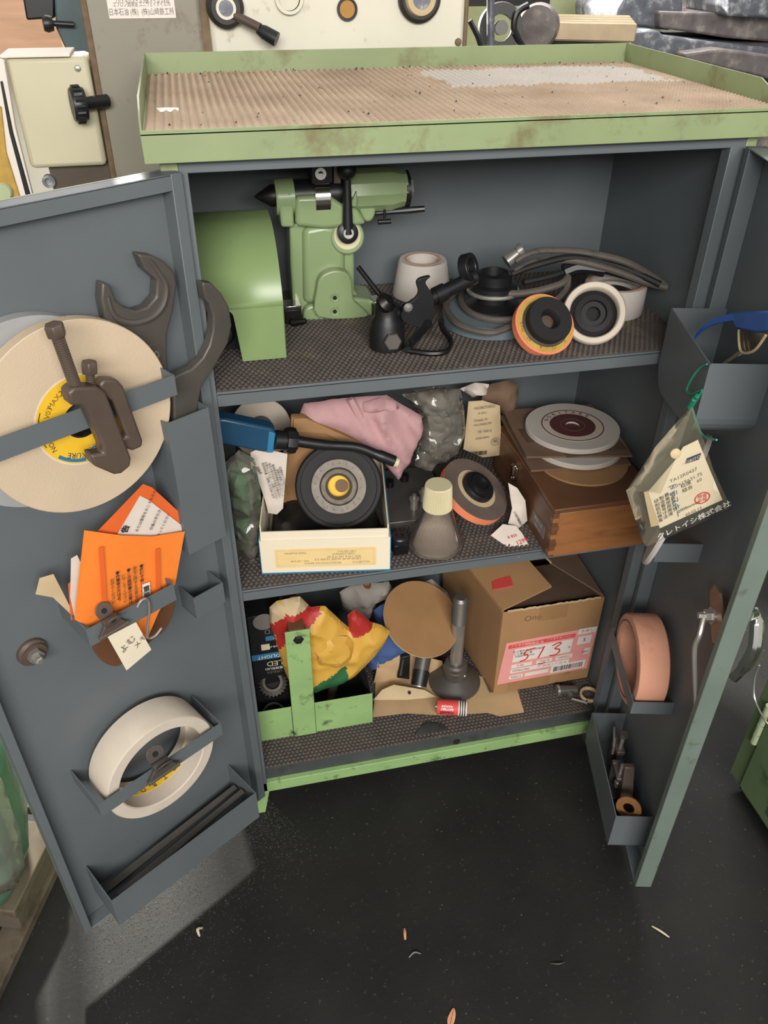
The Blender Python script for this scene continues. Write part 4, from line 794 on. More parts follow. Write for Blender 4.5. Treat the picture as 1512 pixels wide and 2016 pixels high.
# tan printed paper bag
t = thing('paper_packet', 'tan printed paper packet with a barcode standing at the back of the middle shelf', 'packet', T(.39, .2, Z2)); P = PY(.19)
b = crumple(P.pts([(922, 790), (950, 788), (984, 798), (986, 850), (983, 896), (950, 900), (912, 884), (917, 840)]), .009, .006, .0025, 20, 17); o = b.build('packet_body', 'paper_tan', t); o.matrix_local = loc(t) @ P.M
for s_, x, y, sz in (('NORITAKE', 950, 795, .0065), ('A 60 J', 945, 806, .005), ('PA60L7V', 943, 820, .0055), ('ALUNDUM', 946, 828, .0055), ('75 100 6', 950, 842, .006), ('4300 RPM', 945, 855, .005)):
    q = P.pt(x, y); lettering(o, T(q.x, q.y, .0115) @ RZ(2), s_, sz, 'ink_grey')
q = P.pt(937, 886); rb = random.Random(3)
part(o, 'barcode', 'ink', lambda b: (setattr(b, 'M', T(q.x, q.y, .010)), [b.box(x_ * .0016 - .014, x_ * .0016 - .014 + rb.choice((.0006, .001)), -.0035, .0035, 0, .0003) for x_ in range(18)]))
q = P.pt(971, 862); part(o, 'stamp_ring', 'ink_grey', lambda b: b.lathe([(.0062, .0112), (.0068, .0112), (.0068, .0114), (.0062, .0114)], 24, T(q.x, q.y, 0), closed=True))
lettering(o, T(q.x, q.y, .0112), '検', .008, 'ink_grey')
t = thing('crumpled_bag', 'crumpled brown and white packaging under the top shelf, right of the clear bag', 'packaging', T(.40, .23, .6)); P = PY(.225)
b = crumple(P.pts([(905, 765), (935, 752), (962, 755), (958, 775), (930, 782)]), .008, .012, .006, 30, 18); o = b.build('white_wrap', 'paper_white', t); o.matrix_local = loc(t) @ P.M
b = crumple(P.pts([(950, 775), (965, 755), (1000, 748), (1020, 757), (1016, 800), (990, 815), (975, 800), (945, 790)]), .008, .012, .007, 26, 19); o = b.build('brown_wrap', 'card_dark', t); o.matrix_local = loc(t) @ P.M
# steel plate with pins
t = thing('pin_plate', 'dark steel plate with upright pins behind the glass bottle', 'plate', T(.265, .13, Z2))
part(t, 'plate', 'steel_dark', lambda b: b.box(-.062, .045, -.045, .09, 0, .012), bevel=.001)
for x, y, r, h in ((815, 1000, .0062, .024), (832, 985, .005, .022), (870, 990, .005, .02)):
    p = AZ(x, y, Z2 + .012); x0, y0 = p.x - .265, p.y - .13
    part(t, 'pin', 'steel', lambda b: b.lathe([(0, .012), (r, .012), (r, .012 + h * .6), (r * 1.2, .012 + h * .6), (r * 1.2, .012 + h * .72), (r * .5, .012 + h * .74), (r * .5, .012 + h), (0, .012 + h)], 16, T(x0, y0, 0)), smooth=30)
for x, y in ((767, 957), (796, 945)):
    p = AZ(x, y, Z2 + .012); part(t, 'socket_screw', 'black_iron', lambda b: b.lathe([(0, .012), (.0065, .012), (.0065, .022), (.0035, .022), (.0035, .018), (0, .018)], 16, T(p.x - .265, p.y - .13, 0)), smooth=30)
p = AZ(790, 1094, Z2)
t = thing('black_block', 'small black square block with a round cap beside the white wheel box', 'block', T(p.x, p.y + .006, Z2))
part(t, 'block', 'black_iron', lambda b: b.box(-.010, .010, -.005, .012, 0, .017), bevel=.001)
part(t, 'round_cap', 'black', lambda b: b.lathe([(0, .017), (.0125, .017), (.0125, .024), (.011, .026), (.006, .026), (.006, .024), (0, .024)], 28, T(0, .006, 0)), smooth=30)
# glass bottle
p = AZ(866, 1072, Z2)
t = thing('glass_bottle', 'clear conical glass bottle with a ribbed cream cap', 'bottle', T(.270, .037, Z2))
part(t, 'glass_body', 'glass', lambda b: b.lathe([(0, .001), (.035, .001), (.0385, .004), (.0395, .008), (.037, .016), (.030, .034), (.0225, .054), (.0190, .066), (.0180, .072), (.0165, .072), (.0172, .066), (.0205, .054), (.028, .034), (.035, .016), (.0372, .008), (.035, .0045), (0, .0045)], 56), smooth=60)
cp = part(t, 'ribbed_cap', 'cap_cream', lambda b: [b.add(*v) for v in [ribcap()]])if 0 else None
def ribcap(b):
    n = 56; vs = []; fs = []
    for z, r in ((.066, .0200), (.100, .0180), (.102, .0168)):
        for i in range(n * 2):
            rr = r - (.0008 if (i % 2 and z < .101) else 0); a = math.pi * i / n; vs.append((rr * math.cos(a), rr * math.sin(a), z))
    m = n * 2
    for k in range(2): fs += [(k * m + i, k * m + (i + 1) % m, (k + 1) * m + (i + 1) % m, (k + 1) * m + i) for i in range(m)]
    fs += [tuple(range(2 * m, 3 * m)), tuple(range(m))[::-1]]; b.add(vs, fs)
part(t, 'ribbed_cap', 'cap_cream', ribcap, smooth=20)
# orange-edged wheel with black hub, tilted
n_ = Vector((.40, -.32, .80)).normalized(); c = AY(938, 962, .085)
t = thing('flanged_wheel', 'tilted orange-edged brown grinding wheel with a black hub behind the bottle', 'grinding wheel', axis(c, n_))
part(t, 'abrasive_disc', 'wheel_orange', lambda b: b.lathe([(.012, -.014), (.0515, -.014), (.0525, -.013), (.0525, -.0012), (.012, -.0012)], 56, closed=True))
part(t, 'worn_face', 'wheel_brown', lambda b: b.lathe([(.020, -.0012), (.0522, -.0012), (.0520, .0002), (.028, 0), (.020, 0)], 56, closed=True))
part(t, 'label_ring', 'paper_tan', lambda b: b.lathe([(.018, .0002), (.0315, .0002), (.0315, .0006), (.018, .0006)], 40, closed=True))
part(t, 'black_hub', 'black', lambda b: b.lathe([(0, -.014), (.0245, -.014), (.0245, .006), (.023, .009), (.0165, .0095), (.016, .014), (.0105, .0145), (.010, .011), (0, .011)], 40), smooth=30)
# paper slips
t = thing('paper_slip', 'white paper slip with red numbers hanging over the middle shelf edge', 'paper', T(.36, .02, Z2)); P = Plane(frame(AZ(1003, 1065, Z2 + .002), (1, -.15, 0), (.1, .8, .45)))
b = crumple(P.pts([(966, 1054), (990, 1032), (1016, 1036), (1028, 1050), (1043, 1078), (1021, 1098), (1000, 1078)]), .007, 0, .0012, 20, 23, back=0); o = b.build('sheet', 'paper_white', t); o.matrix_local = loc(t) @ P.M
q = P.pt(1027, 1068); lettering(o, T(q.x, q.y, .003) @ RZ(20), '1299', .009, 'ink_red'); q = P.pt(1008, 1058); lettering(o, T(q.x, q.y, .003) @ RZ(15), '¥ 850', .006, 'ink_red')
t = thing('paper_slip', 'crumpled white receipt wedged between the tilted wheel and the wooden box', 'paper', T(.39, .06, Z2)); P = PY(.055)
b = crumple(P.pts([(1000, 950), (1018, 960), (1034, 985), (1038, 1025), (1018, 1042), (1000, 1030), (1008, 1000)]), .007, .002, .003, 24, 25); o = b.build('sheet', 'paper_white', t); o.matrix_local = loc(t) @ P.M
for i in range(4):
    q = P.pt(1014 + i * 3, 1010 + i * 6); lettering(o, T(q.x, q.y, .0075) @ RZ(-60), ('領収証 合計', '砥石 A 60 K', '2010 03 14', '毎度ありがとう')[i], .0035, 'ink_grey')
# wooden box
t = thing('wooden_box', 'brown wooden box with finger joints at the right end of the middle shelf', 'box', T(.412, -.020, Z2)); WW, WD, WH = .150, .225, .079
part(t, 'front_board', 'wood_front', lambda b: b.box(.008, WW, 0, .008, 0, WH - .007), bevel=.0006)
part(t, 'side_board', 'wood_box', lambda b: b.box(0, .008, .0, WD, 0, WH - .007), bevel=.0006)
part(t, 'side_board', 'wood_box', lambda b: b.box(WW - .008, WW, .008, WD, 0, WH - .007), bevel=.0006)
part(t, 'back_board', 'wood_box', lambda b: b.box(.008, WW - .008, WD - .008, WD, 0, WH - .007))
part(t, 'lid', 'wood_box', lambda b: b.box(0, WW, 0, WD, WH - .0065, WH), bevel=.001)
for i in range(5): part(t, 'finger_joint', 'wood_box' if i % 2 else 'wood_front', lambda b: b.box(-.0006, .0095, -.0006, .008, .004 + i * .0135, .004 + i * .0135 + .0068))
lb = part(t, 'side_label', 'ink_grey', lambda b: b.box(-.0008, 0, .02, .062, .016, .036)); 
lettering(lb, T(-.0009, .041, .030) @ frame((0, 0, 0), (0, -1, 0), (0, 0, 1)), '精密工具', .007, 'paper_white'); lettering(lb, T(-.0009, .041, .021) @ frame((0, 0, 0), (0, -1, 0), (0, 0, 1)), 'No. 12', .007, 'paper_white')
part(t, 'latch', 'chrome', lambda b: (b.box(-.003, -.0005, .128, .142, .038, .062), b.cyl((-.004, .135, .046), (-.004, .135, .066), .005), b.lathe([(.003, -.001), (.006, -.001), (.006, .001), (.003, .001)], 16, axis((-.006, .135, .044), (-1, 0, 0)), closed=True)), bevel=.0006)
zt_ = Z2 + WH
def stack(name, label, cat, z): return thing(name, label, cat, T(.495, .12, z))
t = stack('card_disc', 'round brown cardboard disc under the lower white wheel on the wooden box', 'cardboard', zt_)
part(t, 'disc', 'card_box', lambda b: b.lathe([(0, 0), (.064, 0), (.064, .0025), (0, .0025)], 48, T(.0, -.036, 0)))
t = stack('card_sheet', 'plain brown cardboard sheet lying under the lower white wheel', 'cardboard', zt_ + .003)
part(t, 'sheet', 'card_dark', lambda b: b.prism([(-.083, -.052), (.06, -.066), (.072, .02), (.066, .10), (-.075, .105)], 0, .003))
t = stack('abrasive_wheel', 'white grinding wheel sandwiched between cardboard sheets on the wooden box', 'grinding wheel', zt_ + .0062)
part(t, 'abrasive_disc', 'wheel_white', lambda b: b.lathe(wheel_prof(.066, .016, .008), 64, T(.004, -.004, 0), closed=True))
t = stack('card_sheet', 'brown cardboard sheet with dark tape directly under the top white wheel', 'cardboard', zt_ + .0146)
part(t, 'sheet', 'card_dark', lambda b: b.prism([(-.084, -.034), (.062, -.062), (.070, .0), (.068, .09), (-.072, .10)], 0, .003))
part(t, 'tape_strip', 'card_tape', lambda b: b.box(-.03, .016, -.049, -.005, .0031, .0034)); part(t, 'tape_strip', 'card_tape', lambda b: b.box(-.07, -.045, .0, .04, .0031, .0034)); part(t, 'tape_strip', 'card_tape', lambda b: b.box(.035, .062, -.045, .0, .0031, .0034))
t = stack('abrasive_wheel', 'white grinding wheel with a dark red label on top of the wooden box stack', 'grinding wheel', zt_ + .0182)
o0 = T(.006, .02, 0)
part(t, 'abrasive_disc', 'wheel_white', lambda b: b.lathe(wheel_prof(.068, .010, .008), 64, o0, closed=True))
mat('label_maroon', (88, 48, 50), .6, var=.08)
lb = part(t, 'label_disc', 'wheel_cream', lambda b: b.lathe([(.010, .0081), (.046, .0081), (.046, .0084), (.010, .0084)], 56, o0, closed=True))
part(lb, 'label_core', 'label_maroon', lambda b: b.lathe([(.010, .0085), (.033, .0085), (.033, .0088), (.010, .0088)], 48, o0, closed=True)); part(lb, 'label_line', 'label_maroon', lambda b: b.lathe([(.0435, .0085), (.0450, .0085), (.0450, .0088), (.0435, .0088)], 56, o0, closed=True))
part(lb, 'core_ring', 'ink_grey', lambda b: b.lathe([(.0172, .0089), (.0178, .0089), (.0178, .0091), (.0172, .0091)], 40, o0, closed=True)); part(t, 'bore', 'label_maroon', lambda b: b.lathe([(0, .0055), (.010, .0055), (.010, .006), (0, .006)], 30, o0))
for i, ch in enumerate('NORITAKE'): lettering(lb, o0 @ RZ(55 - i * 16) @ T(0, .0382, .0086), ch, .0085, 'label_maroon', bold=.0002)
# ================================================================== bottom shelf
t = thing('bulb_box', 'black LED bulb carton standing upside down in the left corner of the bottom shelf', 'box', T(.003, .13, Z3 + .003)); 
part(t, 'carton', 'black', lambda b: b.box(0, .052, -.03, .022, .02, .225), bevel=.0008)
FT2 = frame((0, -.0306, 0), (1, 0, 0), (0, 0, 1)) @ RZ(180)
part(t, 'blue_band', 'ink_blue', lambda b: b.box(.0, .0525, -.0306, -.03, .133, .145)); part(t, 'blue_pill', 'ink_blue', lambda b: b.box(.024, .046, -.0306, -.03, .172, .181)); part(t, 'yellow_tile', 'cap_cream', lambda b: b.box(.016, .029, -.0306, -.03, .153, .165))
part(t, 'grey_oval', 'ink_grey', lambda b: b.lathe([(0, 0), (.016, 0), (.016, .0004), (0, .0004)], 28, axis((.024, -.0302, .212), (0, -1, 0))))
for s_, x, z, sz, m in (('LED', .034, .123, .015, 'cap_cream'), ('LEDLIGHT', .031, .139, .010, 'white_print'), ('LED', .034, .192, .013, 'ink_grey'), ('電球形LED', .032, .112, .006, 'white_print'), ('LIFELEX', .032, .104, .007, 'ink_grey'), ('昼光色 60W形', .033, .159, .004, 'white_print'), ('E26', .04, .176, .006, 'white_print')):
    lettering(t, T(x, 0, z) @ FT2 @ T(0, 0, .0006), s_, sz, m)
# green steel tote
t = thing('steel_tote', 'green steel tool tote with an upright strap and brown handle on the bottom shelf', 'tool box', T(.0, .054, Z3)); TW, TD = .184, .15
part(t, 'front_plate', 'green_worn', lambda b: b.box(0, TW, 0, .002, 0, .069), bevel=.0005)
part(t, 'back_plate', 'green_worn', lambda b: b.box(0, TW, TD, TD + .002, 0, .069), bevel=.0005)
for x in (0, TW - .002): part(t, 'end_plate', 'grey_dark', lambda b: b.box(x, x + .002, .002, TD, 0, .069))
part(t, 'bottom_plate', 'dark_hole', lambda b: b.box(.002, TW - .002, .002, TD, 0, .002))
for y in (-.0035, TD + .002): part(t, 'strap', 'green_worn', lambda b: b.box(.054, .090, y, y + .003, .001, .233), bevel=.0008)
for x in (.0535, .0903): part(t, 'weld_seam', 'grease', lambda b: b.box(x - .0003, x + .0003, -.0008, 0, .002, .069))
part(t, 'handle_bar', 'wood_box', lambda b: b.box(.060, .083, -.001, TD + .002, .214, .233), bevel=.002)
part(t, 'strap_bolt', 'black', lambda b: b.lathe([(0, .004), (.006, .0035), (.008, .001), (.008, 0), (0, 0)], 6, axis((.073, -.0035, .216), (0, -1, 0))), smooth=25)
# contents of the tote
c = AY(540, 1345, .095)
t = thing('drill_chuck', 'dark drill chuck with toothed ring in the green tote, left of the strap', 'chuck', axis((c.x - .002, .10, c.z - .004), (-.05, -.55, .8)))
part(t, 'chuck_body', 'black_iron', lambda b: b.lathe([(0, -.05), (.019, -.05), (.021, -.02), (.021, 0), (0, 0)], 32), smooth=30)
part(t, 'toothed_ring', 'steel_dark', lambda b: [b.lathe([(.012, .0), (.0215, 0), (.0215, .006), (.016, .011), (.012, .011)], 32, closed=True)] + [b.hexa(*[[RZ(a * 15) @ Vector(v) for v in l] for l in (((.016, -.001, .0105), (.022, -.001, .006), (.022, .001, .006), (.016, .001, .0105)), ((.016, -.0008, .0125), (.0235, -.0008, .007), (.0235, .0008, .007), (.016, .0008, .0125)))]) for a in range(24)], smooth=30)
c = AY(535, 1372, .08)
t = thing('machine_collet', 'round steel collet with a bright rim lying low in the tote', 'collet', axis((c.x, .085, Z3 + .024), (.1, -.75, .6)))
part(t, 'collet_body', 'black_iron', lambda b: b.lathe([(.008, -.02), (.017, -.02), (.019, 0), (.016, .004), (.008, .003)], 32, closed=True), smooth=30)
part(t, 'bright_rim', 'steel', lambda b: b.lathe([(.016, .0035), (.0188, .001), (.0195, .002), (.0165, .005)], 32, closed=True))
c = AY(520, 1310, .13)
t = thing('steel_shank', 'dark tapered steel shank leaning in the left corner of the tote', 'shank', T(.016, .15, Z3 + .003))
part(t, 'shank', 'iron_grey', lambda b: b.cyl((0, -.02, 0), (.006, -.005, .085), .010, .013), smooth=30); part(t, 'shank_end', 'steel_dark', lambda b: b.cyl((.006, -.005, .085), (.0065, -.0035, .092), .009))
t = thing('brown_rod', 'brown steel rod lying inside the tote, right of the strap', 'rod', T(.12, .12, Z3 + .0025)); part(t, 'rod_shaft', 'iron_brown', lambda b: b.cyl((.0, -.02, .008), (.03, .05, .03), .008)); part(t, 'rod_tip', 'steel_dark', lambda b: b.cyl((0, -.021, .0078), (-.003, -.03, .005), .005))
# colourful paper bag
P = PY(.095); QY = [(530, 1195), (545, 1182), (590, 1172), (612, 1195), (640, 1192), (672, 1222), (686, 1234), (684, 1210), (698, 1199), (716, 1209), (730, 1223), (751, 1230), (768, 1243), (740, 1285), (700, 1325), (660, 1345), (620, 1358), (575, 1352), (560, 1320), (545, 1270), (532, 1235)]
inv_px = {}
def bag_col(c):
    w_ = P.M @ Vector((c.x, c.y, 0)); q = CR.transposed() @ (w_ - CAMP); x = 756 + FPX * q.x / -q.z; y = 1008 - FPX * q.y / -q.z
    if inside((x, y), [(525, 1190), (612, 1165), (612, 1192), (600, 1190), (560, 1195), (535, 1225), (520, 1225)]): return 3
    if inside((x, y), [(526, 1228), (539, 1202), (566, 1188), (627, 1190), (629, 1199), (600, 1222), (570, 1238), (547, 1270), (540, 1240)]): return 1
    if inside((x, y), [(676, 1195), (728, 1195), (735, 1224), (712, 1236), (690, 1244)]): return 1
    if inside((x, y), [(520, 1225), (538, 1232), (548, 1290), (560, 1330), (530, 1330)]): return 2
    if inside((x, y), [(610, 1370), (614, 1335), (650, 1310), (676, 1290), (684, 1330), (650, 1355)]): return 2
    return 0
t = thing('paper_bag', 'crumpled yellow, red and green paper bag stuffed in the green tote', 'bag', T(.11, .1, Z3 + .01))
b = crumple(P.pts(QY), .0034, .02, .0055, 17, 31, mats=bag_col, ramp=.05); o = b.build('crumpled_paper', ['bag_yellow', 'bag_red', 'bag_green', 'paper_tan'], t, smooth=24); o.matrix_local = loc(t) @ P.M
b = crumple(P.pts([(612, 1262), (640, 1235), (680, 1238), (694, 1250), (690, 1285), (660, 1296), (620, 1292)]), .007, .012, .005, 28, 33); o = b.build('torn_flap', 'bag_yellow', t, smooth=18); o.matrix_local = loc(t) @ P.M @ T(0, 0, .016)
# rags at the back
t = thing('work_glove', 'dirty white cotton glove bunched behind the yellow bag', 'glove', T(.23, .2, Z3 + .03)); P = PY(.19)
b = crumple(P.pts([(668, 1165), (700, 1150), (765, 1142), (775, 1165), (740, 1180), (728, 1210), (705, 1215), (675, 1200)]), .005, .014, .012, 26, 35); o = b.build('knit_bunch', 'cloth_white', t, smooth=60); o.matrix_local = loc(t) @ P.M
t = thing('wooden_stick', 'dark wooden stick standing up out of the rags', 'stick', T(.24, .19, Z3 + .02)); part(t, 'stick_shaft', 'wood_box', lambda b: b.tube([loc(t) @ AY(742, 1230, .175), loc(t) @ AY(722, 1148, .185)], [.007, .0062], 8)); part(t, 'stick_end', 'wood_front', lambda b: b.cyl(loc(t) @ AY(722, 1148, .185), loc(t) @ AY(721, 1145, .185), .006))
t = thing('blue_rag', 'blue cloth rag stuffed between the yellow bag and the cardboard disc', 'cloth', T(.27, .17, Z3 + .01)); P = PY(.16)
b = crumple(P.pts([(725, 1290), (740, 1240), (735, 1200), (760, 1182), (790, 1200), (812, 1240), (815, 1265), (790, 1285), (760, 1290), (745, 1310), (722, 1312)]), .006, .018, .010, 22, 37); o = b.build('folded_cloth', 'cloth_blue', t, smooth=60); o.matrix_local = loc(t) @ P.M
t = thing('white_rag', 'white cotton rag behind the top edge of the cardboard disc', 'cloth', T(.30, .21, Z3 + .08)); P = PY(.2)
b = crumple(P.pts([(820, 1150), (850, 1138), (880, 1165), (895, 1200), (880, 1205), (850, 1175)]), .005, .012, .009, 28, 39); o = b.build('folded_cloth', 'cloth_white', t, smooth=60); o.matrix_local = loc(t) @ P.M
# steel ring dish behind
c = AY(775, 1275, .16)
t = thing('steel_ring', 'bright steel ring lying behind the yellow bag, under the blue rag', 'ring', T(c.x - .002, .165, Z3 + .055)); part(t, 'ring_rim', 'steel', lambda b: b.lathe([(.026, -.006), (.030, -.006), (.031, .0), (.030, .003), (.026, .003)], 48, RX(18), closed=True), smooth=40); part(t, 'ring_base', 'steel_dark', lambda b: b.lathe([(0, -.05), (.02, -.05), (.024, -.006), (0, -.006)], 32, RX(4)))
# cardboard disc
dc = AY(830, 1218, .125)
t = thing('card_disc', 'round brown cardboard disc leaning upright in the middle of the bottom shelf', 'cardboard', axis(dc, (.25, -.46, .85)))
part(t, 'board', 'card_brown', lambda b: b.lathe([(0, -.002), (.066, -.002), (.066, .0015), (0, .0015)], 64)); part(t, 'cut_edge', 'paper_tan', lambda b: b.lathe([(.0655, -.0012), (.0664, -.0012), (.0664, .0008), (.0655, .0008)], 64, closed=True))
# kraft paper
t = thing('kraft_paper', 'torn sheet of brown kraft paper spread on the front of the bottom shelf', 'paper', T(.30, .07, Z3))
Pz = PZ(Z3 + .0014)
b = crumple(Pz.pts([(733, 1412), (738, 1375), (740, 1330), (790, 1318), (860, 1312), (940, 1330), (1015, 1345), (1032, 1402), (985, 1410), (960, 1403), (870, 1408), (800, 1404)]), .012, .0, .0012, 18, 41, back=0, ridge=False); o = b.build('flat_sheet', 'paper_kraft', t); o.matrix_local = loc(t) @ Pz.M
Pk = Plane(frame(AZ(800, 1375, Z3 + .006), (1, 0, 0), (0, .75, .66)))
b = crumple(Pk.pts([(735, 1378), (752, 1358), (775, 1348), (835, 1358), (860, 1372), (800, 1378)]), .010, .002, .001, 18, 43, back=.3); o = b.build('folded_flap', 'paper_tan', t); o.matrix_local = loc(t) @ Pk.M
q = Pk.pt(805, 1364); part(o, 'punched_hole', 'dark_hole', lambda b: b.lathe([(0, .005), (.0028, .005), (.0028, .0053), (0, .0053)], 14, T(q.x, q.y, 0)))
b = crumple(PY(.14).pts([(735, 1345), (745, 1300), (800, 1285), (870, 1300), (880, 1345), (800, 1352)]), .012, .004, .004, 20, 44); o = b.build('raised_back', 'paper_kraft', t); o.matrix_local = loc(t) @ PY(.14).M
# handle tool under the disc
A = AY(838, 1270, .13); B = AY(824, 1350, .085)
t = thing('hand_tool', 'dark round tool handle with a black ferrule under the cardboard disc', 'tool', T(B))
part(t, 'handle_shaft', 'iron_grey', lambda b: b.cyl(loc(t) @ A, loc(t) @ A.lerp(B, .62), .0135, .0125), smooth=30); part(t, 'ferrule', 'black', lambda b: b.cyl(loc(t) @ A.lerp(B, .62), loc(t) @ B, .0145, .0135), smooth=30); part(t, 'end_ring', 'steel', lambda b: b.lathe([(.008, 0), (.0132, 0), (.0132, .0015), (.008, .0015)], 28, loc(t) @ axis(B, B - A), closed=True))
t = thing('black_bar', 'black rectangular plastic bar left of the dark tool handle', 'bar', T(0, 0, 0)); flat(t, 'bar', 'black', PY(.13), [(782, 1335), (790, 1295), (808, 1290), (806, 1338)], -.012, 0, bevel=.001); flat(t, 'bar_rib', 'grey_dark', PY(.13), [(786, 1330), (792, 1298), (795, 1298), (790, 1330)], 0, .001)
# long arbor bolt
p = AZ(904, 1340, Z3 + .005)
t = thing('arbor_bolt', 'tall steel wheel arbor bolt standing in front of the cardboard box', 'bolt', T(.340, .108, Z3 + .003) @ RY(-1) @ RX(2))
part(t, 'flange_base', 'iron_grey', lambda b: b.lathe([(0, 0), (.044, 0), (.0445, .002), (.044, .004), (.030, .014), (.021, .020), (0, .020)], 48), smooth=25)
part(t, 'collar', 'steel_dark', lambda b: b.lathe([(0, .018), (.0205, .018), (.0205, .038), (.0195, .040), (.0195, .048), (.017, .052), (0, .052)], 40), smooth=25)
part(t, 'shaft', 'steel', lambda b: b.lathe([(0, .05), (.0108, .05), (.0108, .145), (.0122, .147), (0, .149)], 32), smooth=25)
th = [(0, .147)]
for i in range(24): th += [(.0112, .147 + i * .0022), (.0126, .147 + i * .0022 + .0011)]
part(t, 'thread', 'steel_dark', lambda b: b.lathe(th + [(.011, .2005), (.009, .203), (0, .203)], 24), smooth=15)
part(t, 'pin_hole', 'steel', lambda b: b.lathe([(0, .002), (.002, .0015), (.003, 0), (0, 0)], 14, axis((.012, -.0165, .030), (.6, -.8, 0))))
# battery
A = AZ(861, 1392, Z3 + .016); B = AZ(918, 1396, Z3 + .016); A.z = B.z = Z3 + .0175; d_ = (B - A).normalized()
t = thing('battery', 'red and white dry cell battery lying on the kraft paper', 'battery', T((A + B) / 2) @ RZ(math.degrees(math.atan2(d_.y, d_.x))))
LB = .0245; AXm = RY(90)
part(t, 'cell_body', 'label_red', lambda b: b.lathe([(0, -LB), (.0122, -LB), (.0128, -LB + .001), (.0128, LB - .014), (0, LB - .014)], 32, AXm), smooth=40); part(t, 'white_band', 'label_white', lambda b: b.lathe([(.0, LB - .014), (.0128, LB - .014), (.0128, LB - .001), (.0122, LB), (0, LB)], 32, AXm), smooth=40)
part(t, 'terminal', 'steel', lambda b: b.lathe([(0, -LB - .0025), (.0035, -LB - .0025), (.0038, -LB), (0, -LB)], 16, AXm))
for i in range(3): part(t, 'black_stripe', 'ink', lambda b: b.lathe([(.0127, LB - .012 + i * .0038), (.01295, LB - .012 + i * .0038), (.01295, LB - .010 + i * .0038), (.0127, LB - .010 + i * .0038)], 32, AXm, closed=True))
for s_, a, sz, m in (('maxell', 22, .0085, 'ink'), ('BATTERY', 52, .005, 'label_white'), ('ALKALINE', 72, .004, 'label_white')):
    lettering(t, RX(90 - a + 18) @ T(-.008, 0, .0129) @ RZ(180), s_, sz, m, bold=.0002)
# cardboard box 513
t = thing('shipping_box', 'brown corrugated cardboard box marked 513 with flaps half open on the bottom shelf', 'box', T(.396, .066, Z3 + .005)); CW, CD, CH = .172, .20, .186
part(t, 'front_wall', 'card_box', lambda b: b.box(0, CW, 0, .003, 0, CH), bevel=.0008)
part(t, 'left_wall', 'card_box', lambda b: b.hexa([(0, .003, 0), (.003, .003, 0), (.003 - .03, CD, 0), (-.03, CD, 0)], [(0, .003, CH), (.003, .003, CH), (.003 - .045, CD, CH + .012), (-.045, CD, CH + .012)]), bevel=.0008)
part(t, 'right_wall', 'card_box', lambda b: b.box(CW - .003, CW, .003, CD, 0, CH))
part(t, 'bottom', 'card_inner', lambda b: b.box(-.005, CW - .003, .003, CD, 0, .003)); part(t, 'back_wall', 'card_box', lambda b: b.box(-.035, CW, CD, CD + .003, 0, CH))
part(t, 'left_flap', 'card_box', lambda b: b.hexa([(0, .004, CH), (.085, .018, CH + .022), (.045, CD, CH + .032), (-.045, CD, CH + .012)], [(0, .004, CH + .003), (.085, .018, CH + .025), (.045, CD, CH + .035), (-.045, CD, CH + .015)]))
part(t, 'right_flap', 'card_dark', lambda b: b.hexa([(CW, .006, CH - .002), (CW, CD, CH), (.075, CD, CH + .028), (.105, .07, CH + .024)], [(CW, .006, CH + .001), (CW, CD, CH + .003), (.075, CD, CH + .031), (.105, .07, CH + .027)]))
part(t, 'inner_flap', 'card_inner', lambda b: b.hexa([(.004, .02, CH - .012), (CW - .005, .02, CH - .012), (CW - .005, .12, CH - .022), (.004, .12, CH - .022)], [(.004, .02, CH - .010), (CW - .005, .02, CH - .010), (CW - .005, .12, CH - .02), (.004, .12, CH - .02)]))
part(t, 'corrugated_edge', 'paper_tan', lambda b: b.tube([(x_ * .0032 + .102 - x_ * .001, .07 - x_ * .0, CH + .026 + .0014 * (x_ % 2)) if 0 else (.105 - x_ * .0014, .07 + x_ * .0062, CH + .0265 + .0012 * (x_ % 2)) for x_ in range(21)], .0016, 6))
rg = random.Random(5); part(t, 'torn_edge', 'paper_tan', lambda b: b.tube([(.008 + i * .0045, .0012, CH + rg.uniform(-.0006, .0016)) for i in range(36)], .0016, 5))
part(t, 'tape', 'card_brown', lambda b: b.box(.062, .11, -.0005, 0, CH - .03, CH)); part(t, 'tape', 'card_brown', lambda b: b.box(.025, .10, -.0005, 0, .0, .022))
tg = part(t, 'red_tag', 'label_red', lambda b: (setattr(b, 'M', T(.012, .055, CH + .012) @ RZ(-10) @ RY(-14)), b.box(-.012, .02, -.012, .012, .0, .0012)))
LBM = frame((.004, -.0006, .022), (1, 0, 0.0), (0, 0, 1)) 
lb = part(t, 'shipping_label', 'label_pink', lambda b: b.prism([(0, 0), (.162, .004), (.166, .102), (.008, .096)], 0, .0004)); lb.matrix_local = LBM
SH = Matrix(((1, .05, 0, 0), (.03, 1, 0, 0), (0, 0, 1, 0), (0, 0, 0, 1)))
def lbx(name, m, x0, x1, y0, y1, z=.0005): return part(lb, name, m, lambda b: (setattr(b, 'M', SH), b.box(x0, x1, y0, y1, z, z + .0002)))
lbx('red_band', 'label_red', .008, .124, .082, .090)
for a in ((.020, .122, .048, .078), (.128, .160, .086, .098), (.131, .155, .062, .080), (.020, .056, .034, .042), (.064, .092, .034, .042), (.098, .128, .034, .043), (.020, .124, .022, .031), (.020, .044, .008, .016), (.048, .090, .008, .016), (.094, .156, .004, .022), (.148, .158, .036, .05)): lbx('white_field', 'label_white', *a)
